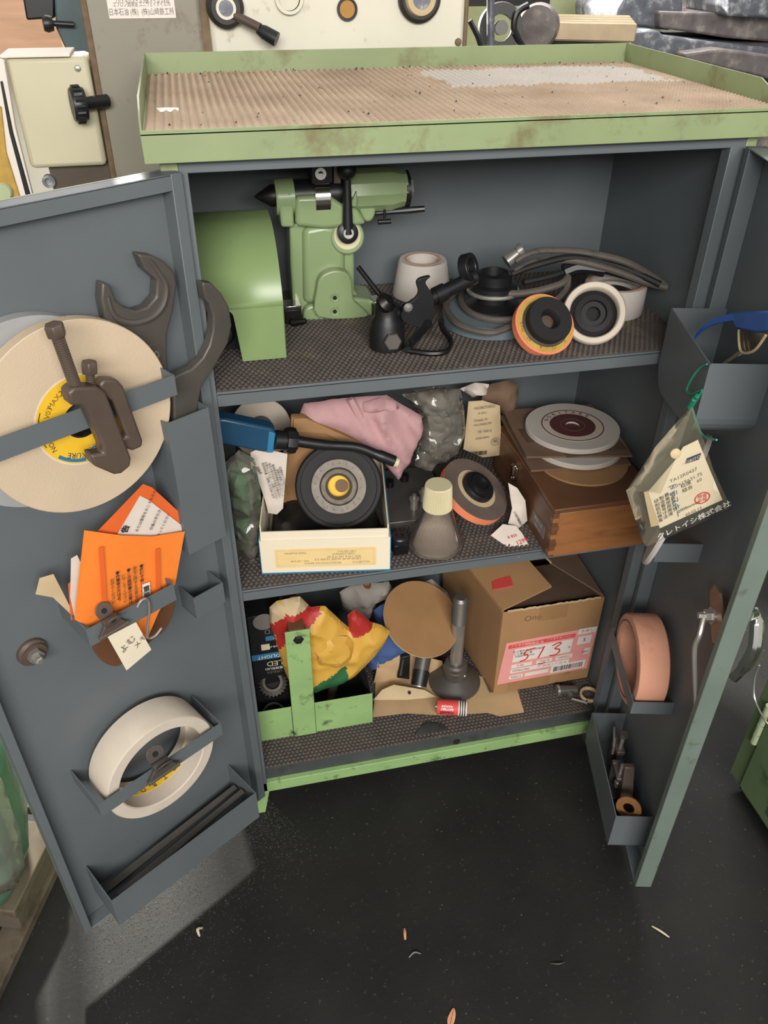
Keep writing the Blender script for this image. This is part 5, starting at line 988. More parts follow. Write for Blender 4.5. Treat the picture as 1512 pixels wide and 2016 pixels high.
for s_, x, y, sz, m in (('ノリタケ研削砥石 Ⓝ', .040, .086, .0062, 'label_white'), ('ノリタケカンパニー', .098, .0865, .0055, 'label_white'), ('水戻し', .144, .092, .008, 'ink_grey'), ('S', .143, .071, .012, 'ink'), ('13070211', .113, .0385, .006, 'ink'), ('1000E61900', .038, .0265, .0062, 'ink'), ('M  00130  J  Y  30  K', .094, .0265, .006, 'ink_grey'), ('562513', .032, .012, .006, 'ink'), ('E 300', .036, .038, .005, 'ink'), ('17000 70', .078, .038, .005, 'ink'), ('名古屋市西区則武新町', .045, .0715, .0055, 'ink'), ('とも養科工業', .036, .066, .0055, 'ink'), ('同梱数 000-000L', .040, .060, .005, 'ink'), ('5000', .150, .042, .006, 'ink'), ('株', .118, .060, .005, 'ink_grey')):
    lettering(lb, SH @ T(x, y, .0008), s_, sz, m)
rb = random.Random(9); part(lb, 'barcode', 'ink', lambda b: (setattr(b, 'M', SH), [b.box(.099 + i * .0021, .099 + i * .0021 + rb.choice((.0008, .0014)), .007, .018, .0008, .001) for i in range(25)]))
def stroke(pts): part(lb, 'red_marker', 'ink_red', lambda b: (setattr(b, 'M', SH), b.strip(bez([(x, y, .0012) for x, y in pts], 6), (.0012, .0018, 0), .0003)) if 0 else (setattr(b, 'M', SH @ Matrix.Diagonal((1, 1, .15, 1))), b.tube(bez([(x, y, .008) for x, y in pts], 6), .0013, 6)))
stroke([(.056, .074), (.046, .072), (.040, .071)]); stroke([(.041, .071), (.038, .062), (.043, .062), (.046, .057), (.042, .050), (.033, .048)]); stroke([(.072, .074), (.069, .062), (.065, .048)]); stroke([(.086, .071), (.096, .076), (.101, .073), (.092, .064), (.100, .060), (.101, .053), (.094, .048), (.085, .049)]); stroke([(.068, .034), (.074, .0325), (.08, .0345)])
# stamp left by an older box print
lettering(t, frame((.052, -.0006, CH - .020), (1, 0, .05), (0, 0, 1)), 'Ono', .016, 'card_dark')
# little fittings right of the box front
p = AZ(1128, 1375, Z3)
t = thing('pipe_fitting', 'small steel pipe fitting in front of the cardboard box', 'fitting', T(.525, .042, Z3)); part(t, 'fitting_body', 'steel_dark', lambda b: (b.cyl((-.018, .004, .009), (.012, .0, .008), .0085, .007), b.cyl((-.004, .002, .008), (.0, -.012, .006), .006)), smooth=30); part(t, 'fitting_collar', 'steel', lambda b: b.cyl((-.022, .0045, .009), (-.018, .004, .009), .0098))
t = thing('small_screw', 'small steel screw lying near the pipe fitting', 'screw', T(.535, .02, Z3)); part(t, 'screw_shank', 'steel', lambda b: b.cyl((-.012, .008, .004), (.008, -.004, .003), .0022, n=10)); part(t, 'screw_head', 'steel_dark', lambda b: b.cyl((.008, -.004, .004), (.0105, -.0055, .004), .0042, n=6))
t = thing('rubber_ring', 'tan rubber ring lying at the right end of the bottom shelf', 'ring', T(.556, .030, Z3 + .001)); part(t, 'ring', 'paper_tan', lambda b: b.lathe([(.0125, 0), (.0165, 0), (.0165, .006), (.0125, .006)], 32, closed=True), bevel=.001); part(t, 'ring_wire', 'steel_dark', lambda b: b.tube([(-.012, -.008, .004), (0, -.013, .007), (.012, -.008, .004)], .0008, 5))
# ================================================================== things on the right door
def rp(x, y, wv): return PRw(wv).pt(x, y)     # photograph point on the right leaf -> (u, z)
RF = frame((0, 0, 0), (1, 0, 0), (0, 0, 1))   # in leaf space: x = u, y = z, z out of the leaf towards the shelves
def rplace(u, w, z): return MR @ T(u, -w, z)
# lock rod, cam and outer handle of the right door
def rpt(x, y, w): q = rp(x, y, w); return Vector((q.x, -w, q.y))
part(drr, 'lock_rod', 'steel', lambda b: b.tube(bez([rpt(1371, 1400, -.004), rpt(1368, 1330, .004), rpt(1368, 1275, .010), rpt(1378, 1248, .008), rpt(1388, 1205, .002)], 5), .0030, 8))
cm = [rpt(x, y, -.006) for x, y in ((1397, 1165), (1406, 1150), (1416, 1168), (1422, 1225), (1412, 1270), (1402, 1264), (1398, 1220))]; nn = Vector((0, .003, 0))
part(drr, 'lock_cam', 'pink_plate', lambda b: b.add(cm + [p + nn for p in cm], [tuple(range(7)), tuple(range(7, 14))[::-1]] + [(i, 7 + i, 7 + (i + 1) % 7, (i + 1) % 7) for i in range(7)]), smooth=0)
ln_ = rpt(1399, 1212, -.004); part(drr, 'lock_nut', 'steel', lambda b: (b.lathe([(0, 0), (.0075, 0), (.0075, .007), (.004, .007), (.004, .014), (0, .014)], 6, axis(ln_, (0, -1, 0))), b.lathe([(0, -.002), (.010, -.002), (.010, 0), (0, 0)], 20, axis(ln_, (0, -1, 0)))), smooth=25)
part(drr, 'outer_handle', 'chrome', lambda b: (b.cyl(rpt(1472, 1212, -.024), rpt(1484, 1208, -.046), .006), b.tube(bez([rpt(1484, 1198, -.05), rpt(1490, 1222, -.052), rpt(1486, 1275, -.052), rpt(1466, 1312, -.048), rpt(1444, 1335, -.042)], 5), [.005] * 5 + [.0075] * 11 + [.006] * 5, 10)))
# goggles in the top pocket
t = thing('safety_goggles', 'safety goggles with a blue strap in the top pocket of the right door', 'goggles', MR)
def rpt(x, y, w): q = rp(x, y, w); return Vector((q.x, -w, q.y))
st = [rpt(1352, 715, .036), rpt(1358, 690, .034), rpt(1372, 660, .030), rpt(1400, 636, .024), rpt(1440, 625, .018), rpt(1480, 622, .012)]
part(t, 'elastic_strap', 'strap_blue', lambda b: b.strip(bez(st, 6), (.0, .002, .008), .0018))
Pg = PRw(.012); o = part(t, 'frame', 'strap_blue', lambda b: b.prism(Pg.pts([(1448, 614), (1530, 612), (1530, 646), (1500, 655), (1460, 648), (1450, 628)]), -.006, .006), bevel=.002); o.matrix_local = MR.inverted() @ Pg.M
o = part(t, 'side_lens', 'lens_film', lambda b: b.prism(Pg.pts([(1456, 640), (1512, 652), (1488, 688), (1462, 694), (1455, 665)]), -.002, .0), bevel=.0005); o.matrix_local = MR.inverted() @ Pg.M
rm = [rpt(x, y, .012) for x, y in ((1456, 640), (1455, 665), (1460, 693), (1485, 690), (1508, 660))]
part(t, 'lens_rim', 'paper_tan', lambda b: b.tube(bez(rm, 4), .0014, 6))
part(t, 'nose_lens', 'lens_film', lambda b: b.tube(bez([rpt(1458, 694, .012), rpt(1440, 706, .016), rpt(1425, 716, .02)], 4), .0022, 6))
# clear bag with card, tied with green string to the pocket corner
BY = -.195
t = thing('parts_bag', 'clear plastic bag with printed cards tied with green string to the right door pocket', 'bag', T(AY(1340, 1075, BY))); P = PY(BY)
bagpx = [(1362, 800), (1366, 808), (1380, 850), (1402, 920), (1440, 1000), (1424, 1008), (1340, 1045), (1272, 1076), (1262, 1060), (1240, 990), (1232, 965), (1290, 880), (1340, 820)]
b = crumple(P.pts(bagpx), .010, .004, .0025, 20, 51, back=1.2); o = b.build('bag_film', 'bag_film', t, smooth=60); o.matrix_local = loc(t) @ P.M
P2 = PY(BY - .0125); fl = crumple(P2.pts([(1310, 870), (1362, 803), (1330, 900), (1300, 972), (1275, 968), (1234, 966), (1270, 920)]), .010, .0008, .0012, 20, 53); o = fl.build('bag_fold', 'bag_film', t, smooth=60); o.matrix_local = loc(t) @ P2.M
P3 = PY(BY - .002)
c2 = part(t, 'back_card', 'paper_tan', lambda b: b.prism(P3.pts([(1268, 970), (1300, 958), (1320, 1030), (1282, 1038)]), -.001, -.0004)); c2.matrix_local = loc(t) @ P3.M
cd_ = part(t, 'printed_card', 'box_white', lambda b: b.prism(P3.pts([(1276, 968), (1330, 905), (1345, 880), (1374, 866), (1388, 902), (1422, 984), (1299, 1040)]), -.0003, .0002)); cd_.matrix_local = loc(t) @ P3.M
ft = part(cd_, 'dark_footer', 'ink', lambda b: b.prism(P3.pts([(1299, 1041), (1422, 985), (1426, 1005), (1308, 1060)]), -.0002, .0004))
tb = part(cd_, 'logo_tab', 'navy', lambda b: b.prism(P3.pts([(1347, 914), (1352, 902), (1380, 891), (1376, 904)]), .0002, .0005))
def cl(par, s_, x, y, sz, m, rot=24, bold=0, lift=.0007): q = P3.pt(x, y); return lettering(par, T(q.x, q.y, lift) @ RZ(rot), s_, sz, m, bold=bold)
cl(tb, 'NORITON', 1364, 904, .0052, 'paper_white', 22)
cl(ft, 'クレトイシ株式会社', 1365, 1024, .0095, 'white_print', 24, .0001)
for s_, x, y, sz, m in (('TA12R0427', 1345, 935, .0062, 'ink_grey'), ('150×19×31.75', 1350, 947, .0062, 'ink_grey'), ('トラスキー', 1327, 985, .010, 'ink_blue'), ('60', 1376, 945, .006, 'ink_grey'), ('粒度', 1350, 953, .006, 'ink'), ('結合', 1353, 962, .006, 'ink'), ('2000m/min', 1355, 997, .0055, 'ink'), ('60.02.12', 1365, 1006, .0055, 'ink_grey')): cl(cd_, s_, x, y, sz, m, 24 if s_ != 'トラスキー' else -68)
for i, s_ in enumerate(('研削砥石検査票', '製造番号寸法', '最高使用周速', '検査年月日')): cl(cd_, '\n'.join(s_[:6]), 1296 + i * 10, 1005 - i * 6, .0056, 'ink', 22)
q = P3.pt(1382, 980); sr = part(cd_, 'red_stamp', 'ink_red', lambda b: b.lathe([(.0075, .0004), (.009, .0004), (.009, .0006), (.0075, .0006)], 28, T(q.x, q.y, 0) @ Matrix.Diagonal((1, .85, 1, 1)), closed=True)); cl(sr, '検査', 1382, 976, .0055, 'ink_red', 10); cl(sr, '合格', 1382, 984, .0055, 'ink_red', 10)
part(t, 'snap_button', 'paper_tan', lambda b: b.lathe([(0, .0022), (.003, .002), (.0052, .0005), (.0052, -.001), (0, -.001)], 20, loc(t) @ axis(AY(1330, 893, BY - .014), (-.2, -1, .3))), smooth=40)
gs = [rpt(1392, 717, .0462), rpt(1378, 724, .048), rpt(1362, 745, .05), rpt(1352, 768, .05), rpt(1362, 775, .05), rpt(1382, 768, .048), rpt(1372, 785, .05), rpt(1362, 800, .052)]
IL = loc(t) @ MR
part(t, 'green_string', 'green_string', lambda b: b.tube([IL @ p for p in bez(gs, 5)], .0011, 6)); part(t, 'string_end', 'green_string', lambda b: b.tube([IL @ p for p in bez([rpt(1362, 800, .052), rpt(1370, 830, .05), rpt(1385, 858, .048), rpt(1411, 866, .046)], 5)], .0011, 6)); part(t, 'string_knot', 'green_string', lambda b: b.tube([IL @ p for p in (rpt(1358, 802, .053), rpt(1372, 780, .053), rpt(1366, 790, .055))], .003, 7))
# thin white felt disc in the second strap
c = rp(1330, 985, .012)
t = thing('felt_disc', 'thin white felt disc behind the clear bag, held by the second strap', 'disc', axis(AY(1332, 985, -.115), (-.73, .60, .20)))
part(t, 'felt_body', 'wheel_white2', lambda b: b.lathe([(.01, -.004), (.083, -.003), (.085, 0), (.084, .003), (.01, .004)], 64, None, closed=True), smooth=40); part(t, 'felt_hub', 'paper_tan', lambda b: b.lathe([(.006, .004), (.02, .004), (.02, .0045), (.006, .0045)], 30, None, closed=True))
# pink abrasive roll
t = thing('ring_wheel', 'thick pink ring grinding wheel held by the third strap of the right door', 'grinding wheel', rplace(.110, -.0175, .350) @ RF)
part(t, 'abrasive_ring', 'wheel_pink', lambda b: b.lathe([(.040, .009), (.062, .009), (.0635, .0105), (.0635, .046), (.062, .048), (.055, .0495), (.048, .048), (.045, .046), (.040, .025)], 56, closed=True), smooth=40)
part(t, 'groove', 'wheel_brown', lambda b: b.lathe([(.0525, .049), (.0535, .0503), (.0545, .0496), (.0535, .0485)], 48, closed=True))
# clamps in the bottom trough
def rtrough(name, label, cat): return thing(name, label, cat, MR)
t = rtrough('hex_key', 'bent steel hex key lying in the right door trough', 'key'); part(t, 'key_bar', 'steel', lambda b: b.tube([(.062, .0, .135), (.065, -.004, .15), (.095, -.012, .16), (.105, -.014, .155), (.107, -.014, .14)], .0022, 6))
t = rtrough('c_clamp', 'small brown steel clamp in the right door trough', 'clamp')
part(t, 'clamp_body', 'iron_brown', lambda b: (b.box(.085, .092, -.012, .0, .1, .158), b.box(.092, .118, -.012, 0, .15, .158), b.box(.092, .118, -.012, 0, .1, .108)), bevel=.001); part(t, 'clamp_screw', 'steel', lambda b: b.cyl((.11, -.006, .158), (.11, -.006, .185), .003, n=8)); part(t, 'clamp_head', 'steel_dark', lambda b: b.cyl((.11, -.006, .185), (.11, -.006, .192), .006, n=6))
t = rtrough('c_clamp', 'dark steel clamp with a bright screw near the middle of the right door trough', 'clamp')
part(t, 'clamp_body', 'steel_dark', lambda b: (b.box(.125, .132, -.020, -.006, .095, .15), b.box(.132, .16, -.02, -.006, .143, .15), b.box(.132, .16, -.02, -.006, .095, .102)), bevel=.001); part(t, 'clamp_screw', 'steel', lambda b: b.cyl((.15, -.013, .13), (.15, -.013, .17), .003, n=8)); part(t, 'clamp_pad', 'steel', lambda b: b.cyl((.15, -.013, .12), (.15, -.013, .13), .005, n=12))
t = rtrough('iron_wedge', 'brown iron wedge leaning in the right door trough', 'wedge'); part(t, 'wedge_body', 'iron_brown', lambda b: b.hexa([(.165, -.016, .09), (.19, -.016, .09), (.19, .006, .09), (.165, .006, .09)], [(.15, -.012, .175), (.158, -.012, .175), (.158, .002, .175), (.15, .002, .175)]), bevel=.001); part(t, 'wedge_tip', 'steel', lambda b: b.box(.168, .188, -.0168, -.016, .092, .096))
t = rtrough('flat_washer', 'large tan washer standing at the front end of the right door trough', 'washer'); part(t, 'washer_ring', 'washer_brown', lambda b: b.lathe([(.008, -.002), (.018, -.002), (.018, .002), (.008, .002)], 36, axis((.208, -.013, .15), (.8, -.45, .3)), closed=True), bevel=.0005); part(t, 'washer_face', 'washer_brown', lambda b: b.lathe([(.009, .002), (.012, .002), (.012, .0024), (.009, .0024)], 36, axis((.208, -.013, .15), (.8, -.45, .3)), closed=True))
# ================================================================== machines and things around the cabinet
LY = .43
t = thing('lathe_headstock', 'grey and cream lathe headstock with levers standing behind the cabinet', 'lathe', T(.1, LY, 0)); I_ = loc(t); lathe = t
def fy(px, y): return [(p.x, p.z) for p in (AY(*q, y) for q in px)]
def plate(name, m, px, yf, yb, bevel=.003, par=None):
    pts = fy(px, yf); return part(par or t, name, m, lambda b: (setattr(b, 'M', I_ @ frame((0, yf, 0), (1, 0, 0), (0, 0, 1))), b.prism(pts, yf - yb, 0)), bevel=bevel)
xl = AY(165, 0, LY).x; xr = AY(392, 0, LY).x; xp = AY(916, 0, LY).x
part(t, 'gear_column', 'lathe_grey', lambda b: (setattr(b, 'M', I_), b.hexa([(xl - .012, LY, .0), (xr + .004, LY, .0), (xr + .004, LY + .45, .0), (xl - .012, LY + .45, .0)], [(xl, LY, 1.3), (xr, LY, 1.3), (xr, LY + .45, 1.3), (xl, LY + .45, 1.3)])), bevel=.006)
part(t, 'worn_corner', 'rust_edge', lambda b: (setattr(b, 'M', I_), b.tube([(xl - .0085, LY + .002, .2), (xl - .001, LY + .002, 1.06), (xl - .002, LY + .002, 1.2)], .0045, 8)))
part(t, 'bed_casting', 'lathe_grey', lambda b: (setattr(b, 'M', I_), b.box(xr + .004, xp + .02, LY + .02, LY + .5, .1, .96)), bevel=.01)
part(t, 'front_panel', 'cream_panel', lambda b: (setattr(b, 'M', I_), b.box(xr + .010, xp, LY - .004, LY + .5, .96, 1.35)), bevel=.006)
part(t, 'panel_gap', 'rust_edge', lambda b: (setattr(b, 'M', I_), b.box(xr, xr + .010, LY + .004, LY + .4, .9, 1.3)))
part(t, 'panel_edge', 'rust_edge', lambda b: (setattr(b, 'M', I_), b.box(xp, xp + .006, LY, LY + .5, .96, 1.35)), bevel=.002)
def dial(px, py, prof, m, name, par=None, n=36):
    c = AY(px, py, LY - .004); return part(par or t, name, m, lambda b: b.lathe(prof, n, I_ @ axis(c, (0, -1, 0))), smooth=30)
d1 = dial(443, 14, [(0, 0), (.024, 0), (.023, .012), (.018, .018), (0, .018)], 'grease', 'speed_lever')
dial(443, 14, [(0, .018), (.009, .018), (.009, .02), (0, .02)], 'steel_machine', 'lever_window', d1); dial(443, 14, [(.009, .018), (.0125, .018), (.0125, .021), (.009, .021)], 'cream_panel', 'lever_ring', d1)
a = AY(462, 30, LY - .02); bq = AY(512, 55, LY - .035); cq = AY(545, 78, LY - .04)
part(d1, 'lever_arm', 'iron_brown', lambda b: b.cyl(I_ @ a, I_ @ bq, .0055)); part(d1, 'lever_grip', 'black', lambda b: b.tube([I_ @ a.lerp(cq, .55), I_ @ a.lerp(cq, .7), I_ @ cq], [.006, .0085, .009], 12))
d2 = dial(683, 18, [(0, 0), (.0135, 0), (.0135, .004), (.0115, .004), (.0115, .002), (0, .002)], 'grease', 'oil_window'); dial(683, 18, [(0, .002), (.010, .002), (.010, .003), (0, .003)], 'amber', 'oil_glass', d2)
d3 = dial(824, -4, [(0, 0), (.0285, 0), (.0285, .008), (.024, .012), (0, .012)], 'grease', 'speed_dial'); dial(824, -4, [(0, .012), (.021, .012), (.019, .018), (.012, .018), (.012, .016), (0, .016)], 'paper_tan', 'dial_knob', d3); dial(824, -4, [(0, .016), (.0115, .016), (.0115, .017), (0, .017)], 'steel_machine', 'dial_face', d3)
d4 = dial(568, -4, [(.014, 0), (.018, 0), (.018, .008), (.014, .008)], 'cream_panel', 'round_bezel')
dial(902, 83, [(0, .004), (.004, .003), (.005, 0), (0, 0)], 'rust_edge', 'panel_screw')
lb = part(t, 'lubrication_plate', 'label_white', lambda b: (setattr(b, 'M', I_), b.box(AY(213, 20, LY).x, AY(345, 20, LY).x, LY - .0010, LY, AY(280, 36, LY).z, 1.16)))
for s_, x, y, sz in (('日本石油 (株)  (株)山崎鉄工所', 279, 24, .0085), ('エプロン潤滑油 ユニウェイオイル70', 279, 9, .006), ('フードギヤオイル FBKオイルスR30', 279, 2, .006)):
    c = AY(x, y, LY - .0012); lettering(lb, I_ @ frame(c, (1, 0, 0), (0, 0, 1)), s_, sz, 'ink_grey', sx=.72)
# cream motor case on the left
CYY = .42
x0, x1, zt_, zb_ = AY(8, 112, CYY).x, AY(200, 300, CYY).x + .004, AY(60, 113, CYY).z, AY(130, 330, CYY).z
part(t, 'case_front', 'cream_case', lambda b: (setattr(b, 'M', I_), b.box(x0, x1, CYY, CYY + .06, zb_, zt_)), bevel=.006)
part(t, 'lit_case_top', 'label_white', lambda b: (setattr(b, 'M', I_), b.box(x0 - .004, x1 - .02, CYY - .004, CYY + .064, zt_, zt_ + .004)), bevel=.001)  # white slab paints the glaring light on top of the cream case
part(t, 'lower_bracket', 'iron_brown', lambda b: (setattr(b, 'M', I_), b.box(x0 + .02, x1, CYY + .02, CYY + .06, zb_ - .06, zb_)))
c = AY(97, 355, CYY + .02); part(t, 'plate_bolt', 'steel_machine', lambda b: b.lathe([(0, .004), (.005, .004), (.005, .008), (.0085, .008), (.0085, 0), (0, 0)], 24, I_ @ axis(c, (0, -1, 0))), smooth=30)
c = AY(153, 135, CYY); part(t, 'case_screw', 'steel', lambda b: b.lathe([(0, .002), (.003, .0015), (.0042, 0), (0, 0)], 16, I_ @ axis(c, (0, -1, 0))), smooth=30)
c = AY(162, 205, CYY - .02)
def knob(b):
    M0 = I_ @ axis(c, (-1, -.25, 0)); n = 18; prof = [(0, -.004), (.019, -.004), (.0205, 0), (.0205, .010), (.019, .013), (0, .013)]; b.lathe(prof, 36, M0)
    for i in range(n): b.lathe([(0, 0), (.0022, 0), (.0022, .010), (0, .010)], 6, M0 @ RZ(i * 20) @ T(.0205, 0, 0))
part(t, 'clamp_knob', 'black', knob, smooth=30); part(t, 'knob_shaft', 'black', lambda b: b.cyl(I_ @ c, I_ @ (c + Vector((.03, .02, 0))), .008))
# narrow white guard rail at the far left
t = thing('guard_rail', 'narrow white and black guard strip leaning at the far left edge', 'guard', T(-.25, .40, 0)); I_ = loc(t)
def flat2(name, m, px, y, th): pts = fy(px, y); return part(t, name, m, lambda b: (setattr(b, 'M', I_ @ frame((0, y, 0), (1, 0, 0), (0, 0, 1))), b.prism(pts, -th, 0)), bevel=.001)
flat2('white_strip', 'label_white', [(-20, 110), (8, 120), (30, 250), (64, 384), (100, 520), (40, 520), (10, 384), (-20, 200)], .405, .01)
flat2('black_edge', 'black', [(0, 160), (5, 160), (26, 262), (60, 384), (92, 500), (86, 500), (50, 384), (18, 262)], .403, .006); flat2('yellow_body', 'yellow_dirty', [(-20, 210), (2, 210), (12, 300), (38, 384), (70, 500), (-20, 500)], .401, .006); part(t, 'rail_post', 'grey_dark', lambda b: b.box(-.10, -.075, .0, .02, 0, .95))
c = AY(6, 378, .397); part(t, 'round_boss', 'machine_pale', lambda b: b.lathe([(0, .004), (.010, .004), (.012, .0), (0, 0)], 28, I_ @ axis(c, (0, -1, 0))))
# wooden crate and teal casting, upper left
t = thing('wooden_crate', 'raw wood crate boards in the upper left background', 'crate', T(-.42, 1.0, 0)); I_ = loc(t)
zc = AY(0, 90, 1.0).z
for i in range(4): part(t, 'plank', 'wood_raw', lambda b: b.box(-.25, .22, 0, .02, zc - .02 + i * .105 - .0, zc + .08 + i * .105), bevel=.002)
for i in range(5): part(t, 'plank', 'wood_raw', lambda b: b.box(-.25 + i * .095, -.16 + i * .095, .022, .04, zc - .02, zc + .38), bevel=.002)
for x in (-.25, .16): part(t, 'leg', 'wood_raw', lambda b: b.box(x, x + .05, .0, .05, 0, zc - .021), bevel=.002)
t = lathe; I_ = loc(t)
plate('end_casting', 'teal_cast', [(106, -30), (175, -30), (190, 150), (150, 130), (128, 95), (110, 55)], .70, .82)
plate('end_window', 'black', [(40, -30), (108, -30), (108, 36), (52, 40)], .72, .77)
c = AY(104, 46, .69); part(t, 'end_knob', 'black', lambda b: (b.lathe([(0, 0), (.010, 0), (.012, .008), (.010, .014), (0, .014)], 18, I_ @ axis(c, (-1, -.2, 0))), b.cyl(I_ @ c, I_ @ (c + Vector((.03, .0, -.002))), .004)))
# machines on the right: milling table, vice and steel housings
t = thing('milling_table', 'bronze-toned slotted machine table in the right background', 'machine', T(.8, 1.0, 0)); I_ = loc(t)
A0 = AY(1048, 55, 1.0); A1 = AY(1215, 95, .80)
MTb = frame(AZ(1046, 78, .99), (.92, -.38, 0), (.38, .92, 0)); MTb = I_ @ MTb
for i in range(4): part(t, 'table_rail', 'bronze_table', lambda b: (setattr(b, 'M', MTb), b.box(0, .20, .0 + i * .055, .04 + i * .055, .0, .03)), bevel=.002)
part(t, 'table_body', 'bronze_table', lambda b: (setattr(b, 'M', MTb), b.box(.004, .195, .004, .22, -.07, .008)), bevel=.002)
part(t, 'side_slot', 'dark_hole', lambda b: (setattr(b, 'M', MTb), b.box(.01, .19, -.001, .004, -.014, -.001)))
part(t, 'table_knee', 'machine_pale', lambda b: (setattr(b, 'M', MTb), b.box(.04, .17, .05, .2, -.99, -.07)), bevel=.005)
for u in (.02, .09, .165): part(t, 'stop_block', 'black_iron', lambda b: (setattr(b, 'M', MTb), b.box(u, u + .025, -.02, .0, -.06, -.035)), bevel=.002)
t = thing('pulley_drive', 'dark pulley and hoses to the right of the cream panel', 'machine', T(.56, .85, 0)); I_ = loc(t)
c = AY(985, 55, .85); part(t, 'pulley', 'grease', lambda b: b.lathe([(.022, -.012), (.04, -.012), (.042, 0), (.04, .012), (.022, .012)], 36, I_ @ axis(c, (-.2, -1, .1)), closed=True), smooth=30); part(t, 'pulley_hub', 'iron_grey', lambda b: b.lathe([(0, -.01), (.012, -.01), (.012, .02), (0, .02)], 20, I_ @ axis(c, (-.2, -1, .1))))
part(t, 'pipe', 'steel_machine', lambda b: b.cyl(I_ @ AY(966, -20, .80), I_ @ AY(966, 110, .80), .007)); part(t, 'hose', 'black', lambda b: b.tube([I_ @ AY(x, y, .82) for x, y in ((925, 40), (940, 70), (950, 100), (952, 130))], .005, 8))
part(t, 'hose', 'black', lambda b: b.tube([I_ @ p for p in bez([AY(x, y, .83) for x, y in ((1040, 10), (1018, 25), (1012, 55), (1022, 80), (1035, 100))], 5)], .006, 8)); part(t, 'drive_body', 'grey_dark', lambda b: b.box(-.06, .02, .25, .45, 0, 1.02)); part(t, 'cross_beam', 'black', lambda b: (setattr(b, 'M', I_), b.box(.58, .80, 1.12, 1.2, 1.035, 1.25)))
part(t, 'drum', 'steel_machine2', lambda b: b.lathe([(0, -.03), (.036, -.03), (.04, 0), (.036, .01), (0, .012)], 32, I_ @ axis(AY(1060, 52, .90), (-.5, -.8, 0))), smooth=30)
t = thing('green_machine', 'pale green machine housing in the middle right background', 'machine', T(1.05, 1.7, 0)); part(t, 'housing', 'machine_pale', lambda b: b.box(-.4, .35, 0, .4, 0, 1.5), bevel=.01); part(t, 'door_panel', 'machine_pale', lambda b: b.box(-.08, .14, -.006, 0, .9, 1.25), bevel=.003)
t = thing('machine_slide', 'scratched blue-grey steel machine slide in the right background', 'machine', T(1.4, 1.2, 0)); I_ = loc(t)
def blk(name, m, px, y, th, bevel=.006): pts = fy(px, y); return part(t, name, m, lambda b: (setattr(b, 'M', I_ @ frame((0, y, 0), (1, 0, 0), (0, 0, 1))), b.prism(pts, -th, 0)), bevel=bevel)
blk('upper_slide', 'steel_machine', [(1215, 20), (1240, -20), (1345, -20), (1345, 30), (1320, 60), (1215, 48)], 1.25, .25); blk('cross_slide', 'steel_machine2', [(1300, 22), (1600, 30), (1600, 90), (1430, 75), (1300, 55)], 1.22, .3)
blk('end_block', 'steel_machine', [(1435, -20), (1600, -20), (1600, 40), (1435, 32)], 1.16, .2); blk('vice_jaw', 'steel_machine', [(1210, 66), (1300, 60), (1305, 70), (1420, 85), (1600, 100), (1600, 150), (1430, 130), (1320, 112), (1215, 88)], 1.15, .22); blk('slide_ledge', 'steel_machine2', [(1350, 105), (1420, 96), (1600, 118), (1600, 175), (1400, 130), (1352, 122)], 1.10, .06)
part(t, 'slide_column', 'steel_machine2', lambda b: b.box(-.30, .5, .0, .3, 0, AY(1215, 88, 1.15).z - .01), bevel=.01)
# green cabinet at the right edge on the floor
t = thing('steel_locker', 'small green steel locker with a hinge standing at the right edge', 'locker', T(.757, -.11, 0))
part(t, 'locker_body', 'toolbox_green', lambda b: b.hexa([(.025, -.5, 0), (.4, -.5, 0), (.4, -.02, 0), (.025, -.02, 0)], [(.0, -.5, .03), (.4, -.5, .03), (.4, .0, .03), (.0, .0, .03)]), bevel=.002); part(t, 'locker_side', 'toolbox_green', lambda b: b.box(0, .4, -.5, 0, .031, .46), bevel=.003)
ld = part(t, 'locker_door', 'toolbox_green', lambda b: b.box(-.006, -.001, -.48, -.035, .04, .44), bevel=.0015); part(ld, 'name_plate', 'grey_dark', lambda b: b.box(-.0075, -.006, -.26, -.10, .06, .15)); 
lettering(ld, T(-.0078, -.115, .09) @ frame((0, 0, 0), (0, -1, 0), (0, 0, 1)), 'MR', .03, 'ink')
for i in range(4): part(t, 'hinge_knuckle', 'machine_pale', lambda b: b.cyl((-.005, -.028, .14 + i * .022), (-.005, -.028, .16 + i * .022), .0055))
part(t, 'crack_line', 'dark_hole', lambda b: b.box(-.0015, -.0005, -.036, -.033, .03, .45))
t = thing('wire_loop', 'bare steel wire loop hanging over the green locker', 'wire', T(.745, -.13, .3)); wp = [AX(x, y, .742) for x, y in ((1495, 1310), (1486, 1335), (1485, 1370), (1496, 1400), (1512, 1425), (1530, 1440))]
part(t, 'wire', 'steel', lambda b: b.tube([loc(t) @ p for p in bez(wp, 5)], .0016, 6))
# pallet with a wrapped teal bundle at the left edge
t = thing('wood_pallet', 'weathered wooden pallet corner at the lower left edge', 'pallet', T(-.345, -.05, 0) @ RZ(-19))
part(t, 'deck_board', 'wood_grey', lambda b: b.box(-.4, .018, -.085, .05, .06, .078), bevel=.002); part(t, 'deck_board', 'wood_grey', lambda b: b.box(-.4, .01, .07, .16, .06, .078), bevel=.002)
part(t, 'block', 'wood_grey', lambda b: b.box(-.08, .012, -.08, .05, .018, .06), bevel=.003); part(t, 'bottom_board', 'wood_grey', lambda b: b.box(-.02, .018, -.35, .3, 0, .018), bevel=.002)
t = thing('wrapped_bundle', 'teal bundle in clear plastic standing on the pallet at the left edge', 'bundle', T(-.38, -.05, .08)); P = PY(-.07)
b = crumple(P.pts([(-90, 1440), (-40, 1450), (10, 1490), (48, 1610), (58, 1660), (40, 1715), (-10, 1748), (-90, 1750)]), .018, .05, .012, 14, 61, back=2.2); o = b.build('bundle_body', 'teal_bag', t, smooth=60); o.matrix_local = loc(t) @ P.M
